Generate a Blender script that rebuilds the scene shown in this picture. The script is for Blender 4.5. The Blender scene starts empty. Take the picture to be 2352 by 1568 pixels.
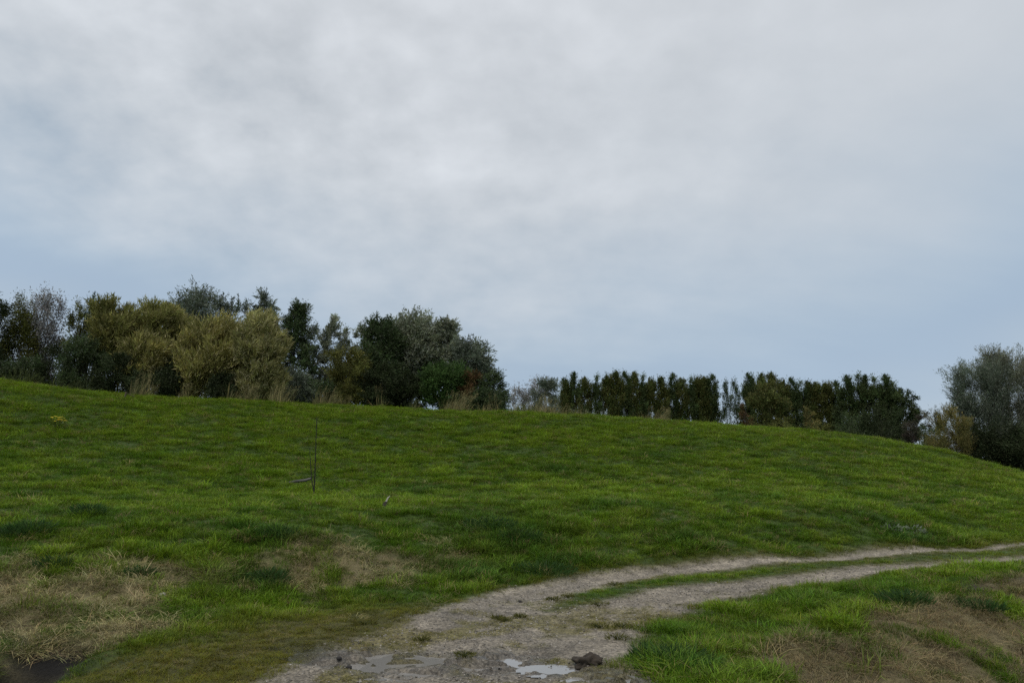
import bpy, math, random
import numpy as np

SC = bpy.context.scene
COL = SC.collection
R = math.radians

# ---------------------------------------------------------------- camera, sky, sun, exposure
F_PX, HOR, EYE = 745.0, 129.0, 1.6          # focal length and horizon offset in 1024-wide pixels, eye height
TH = math.atan(HOR / F_PX)
cam = bpy.data.objects.new('camera', bpy.data.cameras.new('camera'))
COL.objects.link(cam)
cam.location = (0, 0, EYE)
cam.rotation_euler = (math.pi / 2 + TH, 0, 0)
cam.data.sensor_width = 36.0
cam.data.lens = F_PX / 1024 * 36
cam.data.clip_start = 0.05
cam.data.clip_end = 9000
SC.camera = cam

def lin(r, g, b):
    f = lambda c: c / 255 / 12.92 if c / 255 <= 0.04045 else ((c / 255 + 0.055) / 1.055) ** 2.4
    return (f(r), f(g), f(b))

SUN_EL, SUN_AZ = R(62), R(200)              # azimuth clockwise from +Y: behind the camera, a little to the left
world = bpy.data.worlds.new('World')
SC.world = world
world.use_nodes = True
def build_sky():
    nt = world.node_tree
    N, L = nt.nodes, nt.links
    N.clear()
    def node(t, **kw):
        n = N.new(t)
        for k, v in kw.items():
            setattr(n, k, v)
        return n
    def M(op, a, b=None, c=None, clamp=False):
        n = node('ShaderNodeMath', operation=op, use_clamp=clamp)
        for i, v in enumerate((a, b, c)):
            if v is None: continue
            if isinstance(v, (int, float)): n.inputs[i].default_value = v
            else: L.new(v, n.inputs[i])
        return n.outputs[0]
    out = node('ShaderNodeOutputWorld')
    bg = node('ShaderNodeBackground')
    bg.inputs['Strength'].default_value = 0.1
    L.new(bg.outputs[0], out.inputs[0])
    sky = node('ShaderNodeTexSky', sky_type='NISHITA', sun_disc=False, sun_elevation=SUN_EL, sun_rotation=SUN_AZ)
    tc = node('ShaderNodeTexCoord')
    sep = node('ShaderNodeSeparateXYZ')
    L.new(tc.outputs['Generated'], sep.inputs[0])
    x, y, z = sep.outputs
    # cloud deck seen in perspective: direction divided by its height
    den = M('ADD', M('ABSOLUTE', z), 0.42)
    pl = node('ShaderNodeCombineXYZ')
    L.new(M('DIVIDE', x, den), pl.inputs[0]); L.new(M('DIVIDE', y, den), pl.inputs[1])
    def noise(scale, detail, rough, off, sx=1, sy=1, rot=0, dist=0.0):
        mp = node('ShaderNodeMapping')
        mp.inputs['Location'].default_value = off
        mp.inputs['Rotation'].default_value = (0, 0, rot)
        mp.inputs['Scale'].default_value = (sx, sy, 1)
        L.new(pl.outputs[0], mp.inputs[0])
        n = node('ShaderNodeTexNoise')
        n.inputs['Scale'].default_value = scale
        n.inputs['Detail'].default_value = detail
        n.inputs['Roughness'].default_value = rough
        n.inputs['Distortion'].default_value = dist
        L.new(mp.outputs[0], n.inputs['Vector'])
        return n.outputs['Fac']
    nbig = noise(1.2, 3, .5, (3.1, 1.7, 0), dist=.3)
    nstr = noise(1.6, 5, .5, (0.4, 5.2, 0), sx=0.45, sy=1.7, rot=R(-22))
    nlump = noise(5.2, 5, .5, (7.7, 2.0, 0), dist=.15)
    nfine = noise(14.0, 4, .5, (1.2, 9.1, 0))
    w = M('SUBTRACT', z, M('MULTIPLY', M('MULTIPLY', x, x), 0.34))
    w = M('ADD', w, M('MULTIPLY', M('SUBTRACT', nbig, .5), .20))
    w = M('ADD', w, M('MULTIPLY', M('SUBTRACT', nstr, .5), .26))
    # lumps of the cloud base, stronger where the deck is thick overhead, fading to the right: thin places are bluer
    amt = M('MULTIPLY', M('SUBTRACT', w, .10, clamp=True), 3.0, clamp=True)
    side = M('SUBTRACT', .62, M('MULTIPLY', x, .9), clamp=True)
    lum = M('ADD', M('MULTIPLY', M('SUBTRACT', nlump, .5), 1.6), M('MULTIPLY', M('SUBTRACT', nfine, .5), 1.0))
    lum = M('MULTIPLY', M('MULTIPLY', lum, amt), side)
    w = M('ADD', w, M('MULTIPLY', lum, .30))
    ramp = node('ShaderNodeValToRGB')
    ramp.color_ramp.interpolation = 'B_SPLINE'
    st = [(-0.2, (184, 198, 211)), (0.02, (178, 194, 209)), (0.09, (163, 183, 205)), (0.16, (173, 191, 208)), (0.25, (192, 202, 212)),
          (0.36, (203, 209, 215)), (0.6, (214, 218, 223))]
    cr = ramp.color_ramp
    pos = lambda v: (v + 0.3) / 1.2
    while len(cr.elements) < len(st): cr.elements.new(0.5)
    for e, (p, c) in zip(cr.elements, st):
        e.position = pos(p); e.color = (*lin(*c), 1)
    L.new(M('MULTIPLY', M('ADD', w, 0.3), 1 / 1.2), ramp.inputs[0])
    gain = M('ADD', 1.0, M('MULTIPLY', lum, .36))
    gain = M('ADD', gain, M('MULTIPLY', M('SUBTRACT', nstr, .5), .12))
    gain = M('MULTIPLY', gain, 9.1)
    vm = node('ShaderNodeVectorMath', operation='SCALE')
    L.new(ramp.outputs[0], vm.inputs[0]); L.new(gain, vm.inputs['Scale'])
    mix = node('ShaderNodeMix', data_type='RGBA')
    mix.inputs[0].default_value = 0.95
    L.new(sky.outputs[0], mix.inputs[6]); L.new(vm.outputs[0], mix.inputs[7])
    L.new(mix.outputs[2], bg.inputs['Color'])
build_sky()

sun = bpy.data.objects.new('sun', bpy.data.lights.new('sun', 'SUN'))
COL.objects.link(sun)
sun.data.energy = 1.4
sun.data.angle = R(35)
sun.data.color = (1, .96, .9)
sun.rotation_euler = (math.pi / 2 - SUN_EL, 0, math.pi - SUN_AZ)

SC.render.engine = 'CYCLES'
SC.view_settings.view_transform = 'Standard'
SC.view_settings.look = 'None'
SC.view_settings.exposure = 0.15
SC.view_settings.gamma = 1.0
SC.view_settings.use_curve_mapping = False
SC.cycles.max_bounces = 5
SC.cycles.diffuse_bounces = 2
SC.cycles.glossy_bounces = 2
SC.cycles.transmission_bounces = 3
SC.cycles.use_adaptive_sampling = True
SC.cycles.use_denoising = False

# ---------------------------------------------------------------- helpers
def tag(o, label=None, cat=None, group=None, kind=None):
    for k, v in (('label', label), ('category', cat), ('group', group), ('kind', kind)):
        if v: o[k] = v
    return o

def mesh_np(name, V, F, mat=None, attrs=None, smooth=False, parent=None, link=True):
    """one mesh object from arrays; F is an (m, 3|4) array or a list of such arrays; attrs: {name: (n,3) colour or (n,) float per vertex}"""
    me = bpy.data.meshes.new(name)
    V = np.asarray(V, np.float32)
    Fs = [np.asarray(f, np.int32) for f in (F if isinstance(F, list) else [F])]
    Fs = [f for f in Fs if len(f)]
    me.vertices.add(len(V)); me.vertices.foreach_set('co', V.ravel())
    if Fs:
        loops = np.concatenate([f.ravel() for f in Fs])
        tot = np.concatenate([np.full(len(f), f.shape[1], np.int32) for f in Fs])
        start = np.concatenate([[0], np.cumsum(tot)[:-1]]).astype(np.int32)
        me.loops.add(len(loops)); me.loops.foreach_set('vertex_index', loops)
        me.polygons.add(len(tot)); me.polygons.foreach_set('loop_start', start)
        me.polygons.foreach_set('use_smooth', np.full(len(tot), smooth))
    for k, a in (attrs or {}).items():
        a = np.asarray(a)
        if a.ndim == 2:
            at = me.attributes.new(k, 'FLOAT_COLOR', 'POINT')
            at.data.foreach_set('color', np.c_[a, np.ones(len(a))].astype(np.float32).ravel())
        elif a.dtype.kind == 'i':
            me.attributes.new(k, 'INT', 'POINT').data.foreach_set('value', a.astype(np.int32))
        else:
            me.attributes.new(k, 'FLOAT', 'POINT').data.foreach_set('value', a.astype(np.float32))
    me.update(calc_edges=True)
    me.validate()
    o = bpy.data.objects.new(name, me)
    if mat: me.materials.append(mat)
    if link: COL.objects.link(o)
    if parent is not None: o.parent = parent
    return o

def empty(name, loc):
    o = bpy.data.objects.new(name, None)
    o.empty_display_size = 0.3
    o.location = loc
    COL.objects.link(o)
    return o

def tube(P, rad, k=5):
    """tapered tube along points P with radii rad, end caps closed to a point ring"""
    P = np.asarray(P, float); n = len(P)
    T = np.gradient(P, axis=0); T /= np.linalg.norm(T, axis=1)[:, None] + 1e-9
    ref = np.array([.31, .95, .05]) if abs(T[0][2]) > .7 else np.array([.05, .1, 1.])
    A = np.cross(T, ref); A /= np.linalg.norm(A, axis=1)[:, None] + 1e-9
    B = np.cross(T, A)
    a = np.arange(k) * 2 * math.pi / k
    V = (P[:, None] + np.asarray(rad)[:, None, None] * (np.cos(a)[None, :, None] * A[:, None] + np.sin(a)[None, :, None] * B[:, None])).reshape(-1, 3)
    i = np.arange(n - 1)[:, None] * k; j = np.arange(k)[None]; j2 = (j + 1) % k
    Fq = np.stack([i + j, i + j2, i + k + j2, i + k + j], -1).reshape(-1, 4)
    return V, Fq

class Geo:
    """gathers quads/triangles and per-vertex colour"""
    def __init__(s): s.V = []; s.Q = []; s.T = []; s.C = []; s.n = 0
    def add(s, V, F, col=None):
        F = np.asarray(F)
        (s.Q if F.shape[1] == 4 else s.T).append(F + s.n)
        s.V.append(V); s.n += len(V)
        if col is not None: s.C.append(np.broadcast_to(np.asarray(col, float), (len(V), 3)))
    def build(s, name, mat, parent=None, smooth=False):
        F = []
        if s.Q: F.append(np.concatenate(s.Q))
        if s.T: F.append(np.concatenate(s.T))
        return mesh_np(name, np.concatenate(s.V), F, mat, {'tone': np.concatenate(s.C)} if s.C else None, smooth, parent)

def _hash(ix, iy, seed):
    h = (ix.astype(np.int64) * 374761393 + iy.astype(np.int64) * 668265263 + seed * 1274126177) & 0xffffffff
    h = ((h ^ (h >> 13)) * 1274126177) & 0xffffffff
    return ((h ^ (h >> 16)) & 0xffff) / 65535.0
def vnoise(x, y, seed=0):
    ix, iy = np.floor(x), np.floor(y); fx, fy = x - ix, y - iy
    fx = fx * fx * (3 - 2 * fx); fy = fy * fy * (3 - 2 * fy)
    a, b = _hash(ix, iy, seed), _hash(ix + 1, iy, seed); c, d = _hash(ix, iy + 1, seed), _hash(ix + 1, iy + 1, seed)
    return a + (b - a) * fx + (c - a) * fy + (a - b - c + d) * fx * fy
def fbm(x, y, seed=0, oct=4, gain=.5):
    s = 0; a = 1; t = 0
    for o in range(oct):
        c, sn = math.cos(.6 * o), math.sin(.6 * o)
        s = s + a * vnoise((x * c - y * sn) * 2 ** o, (x * sn + y * c) * 2 ** o, seed + o * 17); t += a; a *= gain
    return s / t

# ---------------------------------------------------------------- materials
def new_mat(name):
    m = bpy.data.materials.new(name); m.use_nodes = True
    nt = m.node_tree; nt.nodes.clear()
    out = nt.nodes.new('ShaderNodeOutputMaterial')
    return m, nt, out
def leaf_material(name, attr, instancer=False, translucent=.3, rough=.6, root_attr=False):
    m, nt, out = new_mat(name); N, L = nt.nodes, nt.links
    at = N.new('ShaderNodeAttribute'); at.attribute_name = attr
    at.attribute_type = 'INSTANCER' if instancer else 'GEOMETRY'
    col = at.outputs['Color']
    if root_attr:                                 # blade: darker at the base, lighter towards the tip; tone differs blade by blade
        b = N.new('ShaderNodeAttribute'); b.attribute_name = 'blade'
        mul = N.new('ShaderNodeVectorMath'); mul.operation = 'MULTIPLY'
        L.new(col, mul.inputs[0]); L.new(b.outputs['Color'], mul.inputs[1]); col = mul.outputs[0]
    p = N.new('ShaderNodeBsdfPrincipled')
    p.inputs['Roughness'].default_value = rough
    p.inputs['Specular IOR Level'].default_value = .12
    L.new(col, p.inputs['Base Color'])
    t = N.new('ShaderNodeBsdfTranslucent'); L.new(col, t.inputs['Color'])
    mx = N.new('ShaderNodeMixShader'); mx.inputs[0].default_value = translucent
    L.new(p.outputs[0], mx.inputs[1]); L.new(t.outputs[0], mx.inputs[2]); L.new(mx.outputs[0], out.inputs[0])
    return m
def bark_material(name, c1, c2, scale=6):
    m, nt, out = new_mat(name); N, L = nt.nodes, nt.links
    tc = N.new('ShaderNodeTexCoord'); mp = N.new('ShaderNodeMapping'); mp.inputs['Scale'].default_value = (1, 1, .25)
    L.new(tc.outputs['Object'], mp.inputs[0])
    n = N.new('ShaderNodeTexNoise'); n.inputs['Scale'].default_value = scale; n.inputs['Detail'].default_value = 5
    L.new(mp.outputs[0], n.inputs['Vector'])
    r = N.new('ShaderNodeValToRGB'); r.color_ramp.elements[0].color = (*c1, 1); r.color_ramp.elements[1].color = (*c2, 1)
    r.color_ramp.elements[0].position = .35; r.color_ramp.elements[1].position = .65
    L.new(n.outputs['Fac'], r.inputs[0])
    p = N.new('ShaderNodeBsdfPrincipled'); p.inputs['Roughness'].default_value = .9
    L.new(r.outputs[0], p.inputs['Base Color'])
    bp = N.new('ShaderNodeBump'); bp.inputs['Strength'].default_value = .6; bp.inputs['Distance'].default_value = .02
    L.new(n.outputs['Fac'], bp.inputs['Height']); L.new(bp.outputs[0], p.inputs['Normal'])
    L.new(p.outputs[0], out.inputs[0])
    return m

# ---------------------------------------------------------------- the lie of the land: one height function in metres
ct,st=math.cos(TH),math.sin(TH)
def ray(px,py):
    a=px-512.0; b=341.0-py
    return np.array([a, F_PX*ct-b*st, F_PX*st+b*ct])
def at_y(px,py,Y):
    d=ray(px,py); s=Y/d[1]; return np.array([d[0]*s,Y,EYE+d[2]*s])
def at_z(px,py,z):
    d=ray(px,py); s=(z-EYE)/d[2]; return np.array([d[0]*s,d[1]*s,z])
def poly_dist(x,y,P):
    """distance to polyline, signed side (+ = right of travel), arclength param"""
    best=np.full(x.shape,1e9); side=np.zeros(x.shape); par=np.zeros(x.shape); L=0
    for (ax,ay),(bx,by) in zip(P[:-1],P[1:]):
        dx,dy=bx-ax,by-ay; l2=dx*dx+dy*dy; l=math.sqrt(l2)
        t=np.clip(((x-ax)*dx+(y-ay)*dy)/l2,0,1)
        d=np.hypot(x-ax-t*dx,y-ay-t*dy)
        s=(x-ax)*dy-(y-ay)*dx
        m=d<best
        best=np.where(m,d,best); side=np.where(m,np.sign(s),side); par=np.where(m,L+t*l,par); L+=l
    return best,side,par
CP=[]
def add(p): CP.append(p)
foot=[(0,652),(122,628),(305,590),(457,569),(560,566),(653,562),(784,551),(936,541),(1024,537)]
FOOT=[at_z(px,py,0.03) for px,py in foot]
for p in FOOT: add(p)
for px,py,z in [(0,540,.6),(150,543,.55),(305,543,.5),(435,540,.38),(560,535,.4),(700,525,.5),(870,515,.55),(1024,510,.5)]: add(at_z(px,py,z))
for px,py,Y in [(0,490,17),(150,494,18),(313,496,20),(512,494,21),(700,492,22),(870,490,25),(1024,496,27)]: add(at_y(px,py,Y))
for px,py,Y in [(0,470,20),(150,474,21.5),(313,478,23.5),(512,478,24.5),(700,477,25.5),(870,477,28),(1024,486,30)]: add(at_y(px,py,Y))
for px,py,Y in [(0,428,26),(150,436,27.5),(313,440,29.5),(512,444,31),(700,448,32),(870,458,33),(985,474,33)]: add(at_y(px,py,Y))
crest=[(0,381,34),(57,389,35),(126,396,36),(226,401,37.5),(348,407,39),(435,411,40),(522,413.6,40.5),(653,420,41),(740,427,41),(827,433,40.5),(892,442,40),(958,455,38.5),(1024,474,36.5)]
CR=[at_y(*c) for c in crest]
for p in CR: add(p)
for p,dz in zip(CR,[.1]*9+[.3,.5,.8,.9]): # just behind
    q=p*np.array([1.16,1.16,1]); q[2]=p[2]-dz*.6+.1; add(q)
for p in CR[::2]:
    q=p*np.array([1.6,1.6,1]); q[2]=max(p[2]-1.6,0.0); add(q)
    q=p*np.array([2.6,2.6,1]); q[2]=0.; add(q)
# beyond the frame on either side
for X,Y,z in [(-9,5,.05),(-15,9,.7),(-22,14,1.6),(-30,20,4.2),(-36,26,6),(-45,34,5.8),(-14,2,.2),(-22,5,1),(-34,9,2.6),(-44,14,5.4),(-60,20,5.5),
              (20,23,0),(28,30,.2),(32,37,.6),(45,45,0),(30,22,0),(60,40,0)]: add(np.array([X,Y,z],float))
# flat track and verges
for X,Y in [(-5,3),(-3,5),(-2,7),(-1,9),(2,11),(6,13.5),(11,16.5),(0,6),(2,8),(4,10),(8,12.5),(0,3),(0,0),(3,5),(6,8),(10,11),(16,15),(-6,0),(-10,-3),(6,0),(10,4),(20,10),
            (0,-8),(-14,-8),(14,-8),(0,-30),(-40,-30),(40,-30),(80,0),(-80,-10),(110,60),(-110,60),(0,110),(60,110),(-60,110)]: add(np.array([X,Y,0.]))
CP=np.array(CP)
def _k(r2): 
    return 0.5*r2*np.log(r2+1e-9)
def _fit():
    n=len(CP); P=CP[:,:2]/20
    K=_k(((P[:,None]-P[None])**2).sum(-1))+np.eye(n)*1e-4
    A=np.zeros((n+3,n+3)); A[:n,:n]=K; A[:n,n]=1; A[:n,n+1:]=P; A[n,:n]=1; A[n+1:,:n]=P.T
    b=np.zeros(n+3); b[:n]=CP[:,2]
    return P,np.linalg.solve(A,b)
_P,_W=_fit(); _n=len(CP)
def sst(a,b,x):
    t=np.clip((x-a)/(b-a),0,1); return t*t*(3-2*t)
DITCH=[(.7,-12),(.75,0),(.9,3),(1.45,5.6),(2.3,7.1),(3.95,8.85),(6.7,11.0),(12.6,14.8),(22,20.3),(60,41.5)]
def base_h(x,y):
    x=np.asarray(x,float); y=np.asarray(y,float); sh=x.shape; x=x.ravel(); y=y.ravel()
    out=np.zeros(x.size)
    for i in range(0,x.size,20000):
        xs=x[i:i+20000]/20; ys=y[i:i+20000]/20
        r2=(xs[:,None]-_P[None,:,0])**2+(ys[:,None]-_P[None,:,1])**2
        out[i:i+20000]=_k(r2)@_W[:_n]+_W[_n]+_W[_n+1]*xs+_W[_n+2]*ys
    r=np.hypot(x,y)
    fade=1-sst(75,105,r); fade*=sst(-25,-4,y)
    out=out*fade
    return out.reshape(sh)
def ditch_h(x,y):
    d,s,_=poly_dist(x,y,DITCH); d=d*s
    return -1.25*sst(0,3.2,d)+1.25*sst(5.5,9,d)
def H(x,y): return base_h(x,y)+ditch_h(np.asarray(x,float),np.asarray(y,float))
def proj(X,Y,Z):
    z=Z-EYE; d=Y*ct+z*st; v=-Y*st+z*ct
    return 512+F_PX*X/d, 341-F_PX*v/d

def ground_at(px, py, far=70):
    """the point of the ground that a line of sight meets"""
    d = ray(px, py); Y = np.linspace(3, far, 1500); s = Y / d[1]
    hit = np.nonzero(EYE + d[2] * s < H(d[0] * s, Y))[0]
    i = hit[0] if len(hit) else -1
    return np.array([d[0] * s[i], Y[i], EYE + d[2] * s[i]])

# wheel ruts of the gravel track
RUT_L = [(-4.5, -8), (-2.2, 2), (-1.28, 5.2), (-.70, 7.6)] + [tuple(at_z(*p, 0)[:2]) for p in [(530, 588), (590, 577), (653, 569.5), (784, 559.5), (936, 548), (1024, 543), (1130, 537)]] + [(40, 31), (70, 48)]
RUT_R = [(-1.2, -8), (-.5, 2), (.16, 5.2), (.16, 7.0), (.62, 8.3), (1.5, 9.3)] + [tuple(at_z(*p, 0)[:2]) for p in [(690, 593), (740, 585), (871, 568), (1024, 554), (1130, 546)]] + [(42, 29.5), (72, 46)]
PUD = [(398, 659, 1.0, .22, -.2), (455, 657, .62, .13, .1), (480, 652, .3, .09, 0), (366, 654, .4, .10, .3),
       (560, 667, .26, .11, -.2), (606, 676, .30, .15, -.3), (626, 681, .26, .17, 0), (520, 660, .22, .05, 0)]
PUDC = [(at_z(a, b, 0)[:2], c, d, e) for a, b, c, d, e in PUD]
DRY = []
for px, py, r, s in [(15, 600, 1.2, 1), (60, 598, 1.0, 1), (20, 625, .9, 1), (55, 640, .7, 1), (95, 605, .9, 1), (100, 632, .7, 1), (20, 575, 1.1, .6), (150, 570, 1.0, .6),
                     (190, 580, .8, .55), (150, 588, .7, .6), (225, 584, .7, .6), (120, 578, .9, .4), (240, 592, .5, .6), (310, 562, .9, 1), (340, 566, 1.0, 1), (372, 566, .9, .9),
                     (405, 563, .9, .7), (445, 562, .8, .5), (305, 578, .6, 1), (160, 560, .6, .5), (60, 545, .9, .3), (480, 556, .8, .35)]:
    DRY.append((ground_at(px, py)[:2], r, s))

def fields(x, y):
    """ground-cover masks at points: gravel, dry, ditch distance, rut distances, distance in front of the bank's foot"""
    dl, sl, pl = poly_dist(x, y, RUT_L); dr, sr, pr = poly_dist(x, y, RUT_R)
    dd, sd, _ = poly_dist(x, y, DITCH); dd = dd * sd
    n1 = fbm(x * 1.3, y * 1.3, 5, 3); n2 = fbm(x * 4, y * 4, 9, 3)
    hw = np.interp(y, [6.6, 10, 12, 14, 20], [.9, .64, .43, .26, .24])
    wob = (n1 - .5) * .35 + (n2 - .5) * .25
    g = 1 - sst(hw - .22, hw + .22, np.minimum(dl, dr) + wob * (1.1 - .6 * sst(9, 13, y)))
    # near the camera the two ruts join in one gravel patch
    near = (1 - sst(8.0, 10.2, y)) * ((sl > 0) & (sr < 0))
    g = np.maximum(g, near * (.55 + .45 * sst(.35, .5, n2)))
    g = np.where(dd > -.35, g * (1 - sst(-.5, -.1, dd)), g)
    dry = np.zeros(x.shape)
    for (c, r, s) in DRY:
        q = np.hypot(x - c[0], y - c[1]) / r
        dry = np.maximum(dry, s * np.exp(-q * q * .9))
    nd = fbm(x * 1.1 + 7, y * 1.1, 31, 4)
    nh = fbm(x * 3.1, y * 3.1, 33, 3)
    dry = sst(.28, .80, dry + ((nd - .5) * .9 + (nh - .5) * .9) * (dry > .03))
    slope = sst(-.05, .35, dd + (n1 - .5) * .9)
    dry = np.maximum(dry, slope * sst(.38, .52, nd * .6 + nh * .4 + .06))
    return dict(g=g, pl=pl, pr=pr, dry=dry, dd=dd, dl=dl, dr=dr, sl=sl, sr=sr, n1=n1, n2=n2, slope=slope,
                strip=((sl > 0) & (sr < 0)).astype(float))

def puddle_mask(x, y):
    m = np.zeros(x.shape)
    for (c, a, b, rot) in PUDC:
        u, v = x - c[0], y - c[1]; cs, sn = math.cos(rot), math.sin(rot)
        q = ((u * cs + v * sn) / a) ** 2 + ((-u * sn + v * cs) / (b * 1.7)) ** 2
        m = np.maximum(m, np.exp(-q * 1.1))
    return m

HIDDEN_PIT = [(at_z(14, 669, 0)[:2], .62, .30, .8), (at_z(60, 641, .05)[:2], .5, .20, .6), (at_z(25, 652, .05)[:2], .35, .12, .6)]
SCAR = [(at_z(a, b, -.15)[:2], r) for a, b, r in [(1012, 582, .55), (985, 590, .45), (960, 599, .35), (925, 602, .3), (700, 648, .0001)]]
def surf_h(x, y, f=None):
    f = f or fields(x, y)
    z = H(x, y)
    far = 1 - sst(45, 70, np.hypot(x, y))
    pm = puddle_mask(x, y); soft = (1 - np.clip(f['g'] + .6 * f['strip'], 0, 1)) * (1 - sst(.05, .4, pm))
    z = z + far * soft * ((fbm(x * .55, y * .55, 71, 3) - .5) * .11 + (fbm(x * 1.9, y * 1.9, 73, 3) - .5) * .09)
    z = z + f['dry'] * soft * (fbm(x * 2.6, y * 2.6, 77, 3) - .5) * .16
    z = z - .035 * f['g'] * (1 - sst(.1, .5, np.minimum(f['dl'], f['dr']))) + f['g'] * ((f['n2'] - .5) * .022 + (fbm(x * 11, y * 11, 81, 2) - .5) * .014)
    z = z - puddle_mask(x, y) * (.084 - .10 * sst(.40, .62, fbm(x * 6, y * 13, 83, 4)))
    for c, r, d, k in HIDDEN_PIT:
        q = ((x - c[0]) / r) ** 2 + ((y - c[1]) / (r * k)) ** 2
        z = z - d * np.exp(-q * q)
    return z

MOSS = np.array([.066, .056, .014]); SOIL = np.array([.040, .034, .016]); GRAV = np.array([.225, .200, .165]); STRAWG = np.array([.155, .128, .062]); MUD = np.array([.10, .08, .06])
def ground_colour(x, y, f):
    n = fbm(x * 3, y * 3, 41, 4)[:, None]; nn = fbm(x * 9, y * 9, 43, 3)[:, None]
    c = SOIL * (.7 + .6 * n) * np.ones((len(x), 1))
    grn = np.array([.042, .084, .005])
    c = c * .25 + grn * .75 * (.7 + .6 * nn)
    edge = np.maximum(sst(.7, .3, np.minimum(f['dl'], f['dr'])), sst(3.0, 1.8, f['dl']) * (f['sl'] < 0) * sst(10.5, 8.5, y))[:, None]
    c = c * (1 - .8 * edge) + MOSS * (.7 + .7 * nn) * .8 * edge
    d = f['dry'][:, None]
    c = c * (1 - d) + d * STRAWG * (.55 + .8 * nn)
    g = f['g'][:, None]
    gm = (GRAV * (.80 + .25 * sst(8, 13, y)[:, None])) * np.array([1.0, .97, .91]) * (.55 + .8 * n) * (.7 + .6 * nn)
    m1 = sst(.50, .62, fbm(x * 1.7, y * 1.7, 45, 3))[:, None] * (1 - sst(.1, .3, np.minimum(f['dl'], f['dr'])))[:, None] * .0
    sk = fbm(f['dl'] * 5 * f['sl'], f['pl'] * .45, 61, 4)[:, None]
    gm = gm * (.62 + .76 * sk)
    moss = (sst(.46, .62, fbm(x * 2.3, y * 2.3, 47, 4)) * .85 * sst(11, 8, y))[:, None]
    gm = gm * (1 - moss) + (MOSS * 1.7 + .018) * moss
    c = c * (1 - g) + gm * g
    for cc, r in SCAR:
        k = np.exp(-(((x - cc[0]) ** 2 + (y - cc[1]) ** 2) / r ** 2) ** 2)[:, None]; c = c * (1 - k) + np.array([.040, .028, .018]) * (.6 + .8 * nn) * k
    p = puddle_mask(x, y)[:, None]
    c = c * (1 - .42 * sst(.04, .5, p))
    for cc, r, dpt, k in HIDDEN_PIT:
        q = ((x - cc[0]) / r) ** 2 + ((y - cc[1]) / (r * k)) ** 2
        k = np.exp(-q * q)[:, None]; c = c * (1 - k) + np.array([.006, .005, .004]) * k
    return np.clip(c, 0, 1)

def ground_material():
    m, nt, out = new_mat('soil_and_gravel'); N, L = nt.nodes, nt.links
    at = N.new('ShaderNodeAttribute'); at.attribute_name = 'tone'
    wt = N.new('ShaderNodeAttribute'); wt.attribute_name = 'wet'
    gv = N.new('ShaderNodeAttribute'); gv.attribute_name = 'gravel'
    tc = N.new('ShaderNodeTexCoord')
    n = N.new('ShaderNodeTexNoise'); n.inputs['Scale'].default_value = 38; n.inputs['Detail'].default_value = 6; n.inputs['Roughness'].default_value = .65
    v = N.new('ShaderNodeTexVoronoi'); v.inputs['Scale'].default_value = 42
    n2 = N.new('ShaderNodeTexNoise'); n2.inputs['Scale'].default_value = 5; n2.inputs['Detail'].default_value = 5
    for q in (n, v, n2): L.new(tc.outputs['Object'], q.inputs['Vector'])
    mr = N.new('ShaderNodeMapRange'); mr.inputs['From Min'].default_value = .3; mr.inputs['From Max'].default_value = .7
    mr.inputs['To Min'].default_value = .55; mr.inputs['To Max'].default_value = 1.4
    L.new(n.outputs['Fac'], mr.inputs['Value'])
    mr2 = N.new('ShaderNodeMapRange'); mr2.inputs['From Min'].default_value = .3; mr2.inputs['From Max'].default_value = .7
    mr2.inputs['To Min'].default_value = .8; mr2.inputs['To Max'].default_value = 1.2
    L.new(n2.outputs['Fac'], mr2.inputs['Value'])
    mm = N.new('ShaderNodeMath'); mm.operation = 'MULTIPLY'; L.new(mr.outputs[0], mm.inputs[0]); L.new(mr2.outputs[0], mm.inputs[1])
    # pebble tone on the gravel
    vr = N.new('ShaderNodeSeparateColor'); L.new(v.outputs['Color'], vr.inputs[0])
    pb = N.new('ShaderNodeMapRange'); pb.inputs['To Min'].default_value = .6; pb.inputs['To Max'].default_value = 1.5
    L.new(vr.outputs[0], pb.inputs['Value'])
    pm = N.new('ShaderNodeMix'); pm.data_type = 'FLOAT'; L.new(gv.outputs['Fac'], pm.inputs[0]); pm.inputs[2].default_value = 1; L.new(pb.outputs[0], pm.inputs[3])
    m3 = N.new('ShaderNodeMath'); m3.operation = 'MULTIPLY'; L.new(mm.outputs[0], m3.inputs[0]); L.new(pm.outputs[0], m3.inputs[1])
    sc = N.new('ShaderNodeVectorMath'); sc.operation = 'SCALE'; L.new(at.outputs['Color'], sc.inputs[0]); L.new(m3.outputs[0], sc.inputs['Scale'])
    p = N.new('ShaderNodeBsdfPrincipled'); L.new(sc.outputs[0], p.inputs['Base Color'])
    rr = N.new('ShaderNodeMapRange'); rr.inputs['To Min'].default_value = .92; rr.inputs['To Max'].default_value = .22
    L.new(wt.outputs['Fac'], rr.inputs['Value']); L.new(rr.outputs[0], p.inputs['Roughness'])
    p.inputs['Specular IOR Level'].default_value = .35
    bp = N.new('ShaderNodeBump'); bp.inputs['Strength'].default_value = .8; bp.inputs['Distance'].default_value = .015
    hs = N.new('ShaderNodeMath'); hs.operation = 'SUBTRACT'; L.new(n.outputs['Fac'], hs.inputs[0]); L.new(v.outputs['Distance'], hs.inputs[1])
    L.new(hs.outputs[0], bp.inputs['Height']); L.new(bp.outputs[0], p.inputs['Normal'])
    L.new(p.outputs[0], out.inputs[0])
    return m
GROUND_MAT = ground_material()

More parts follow.
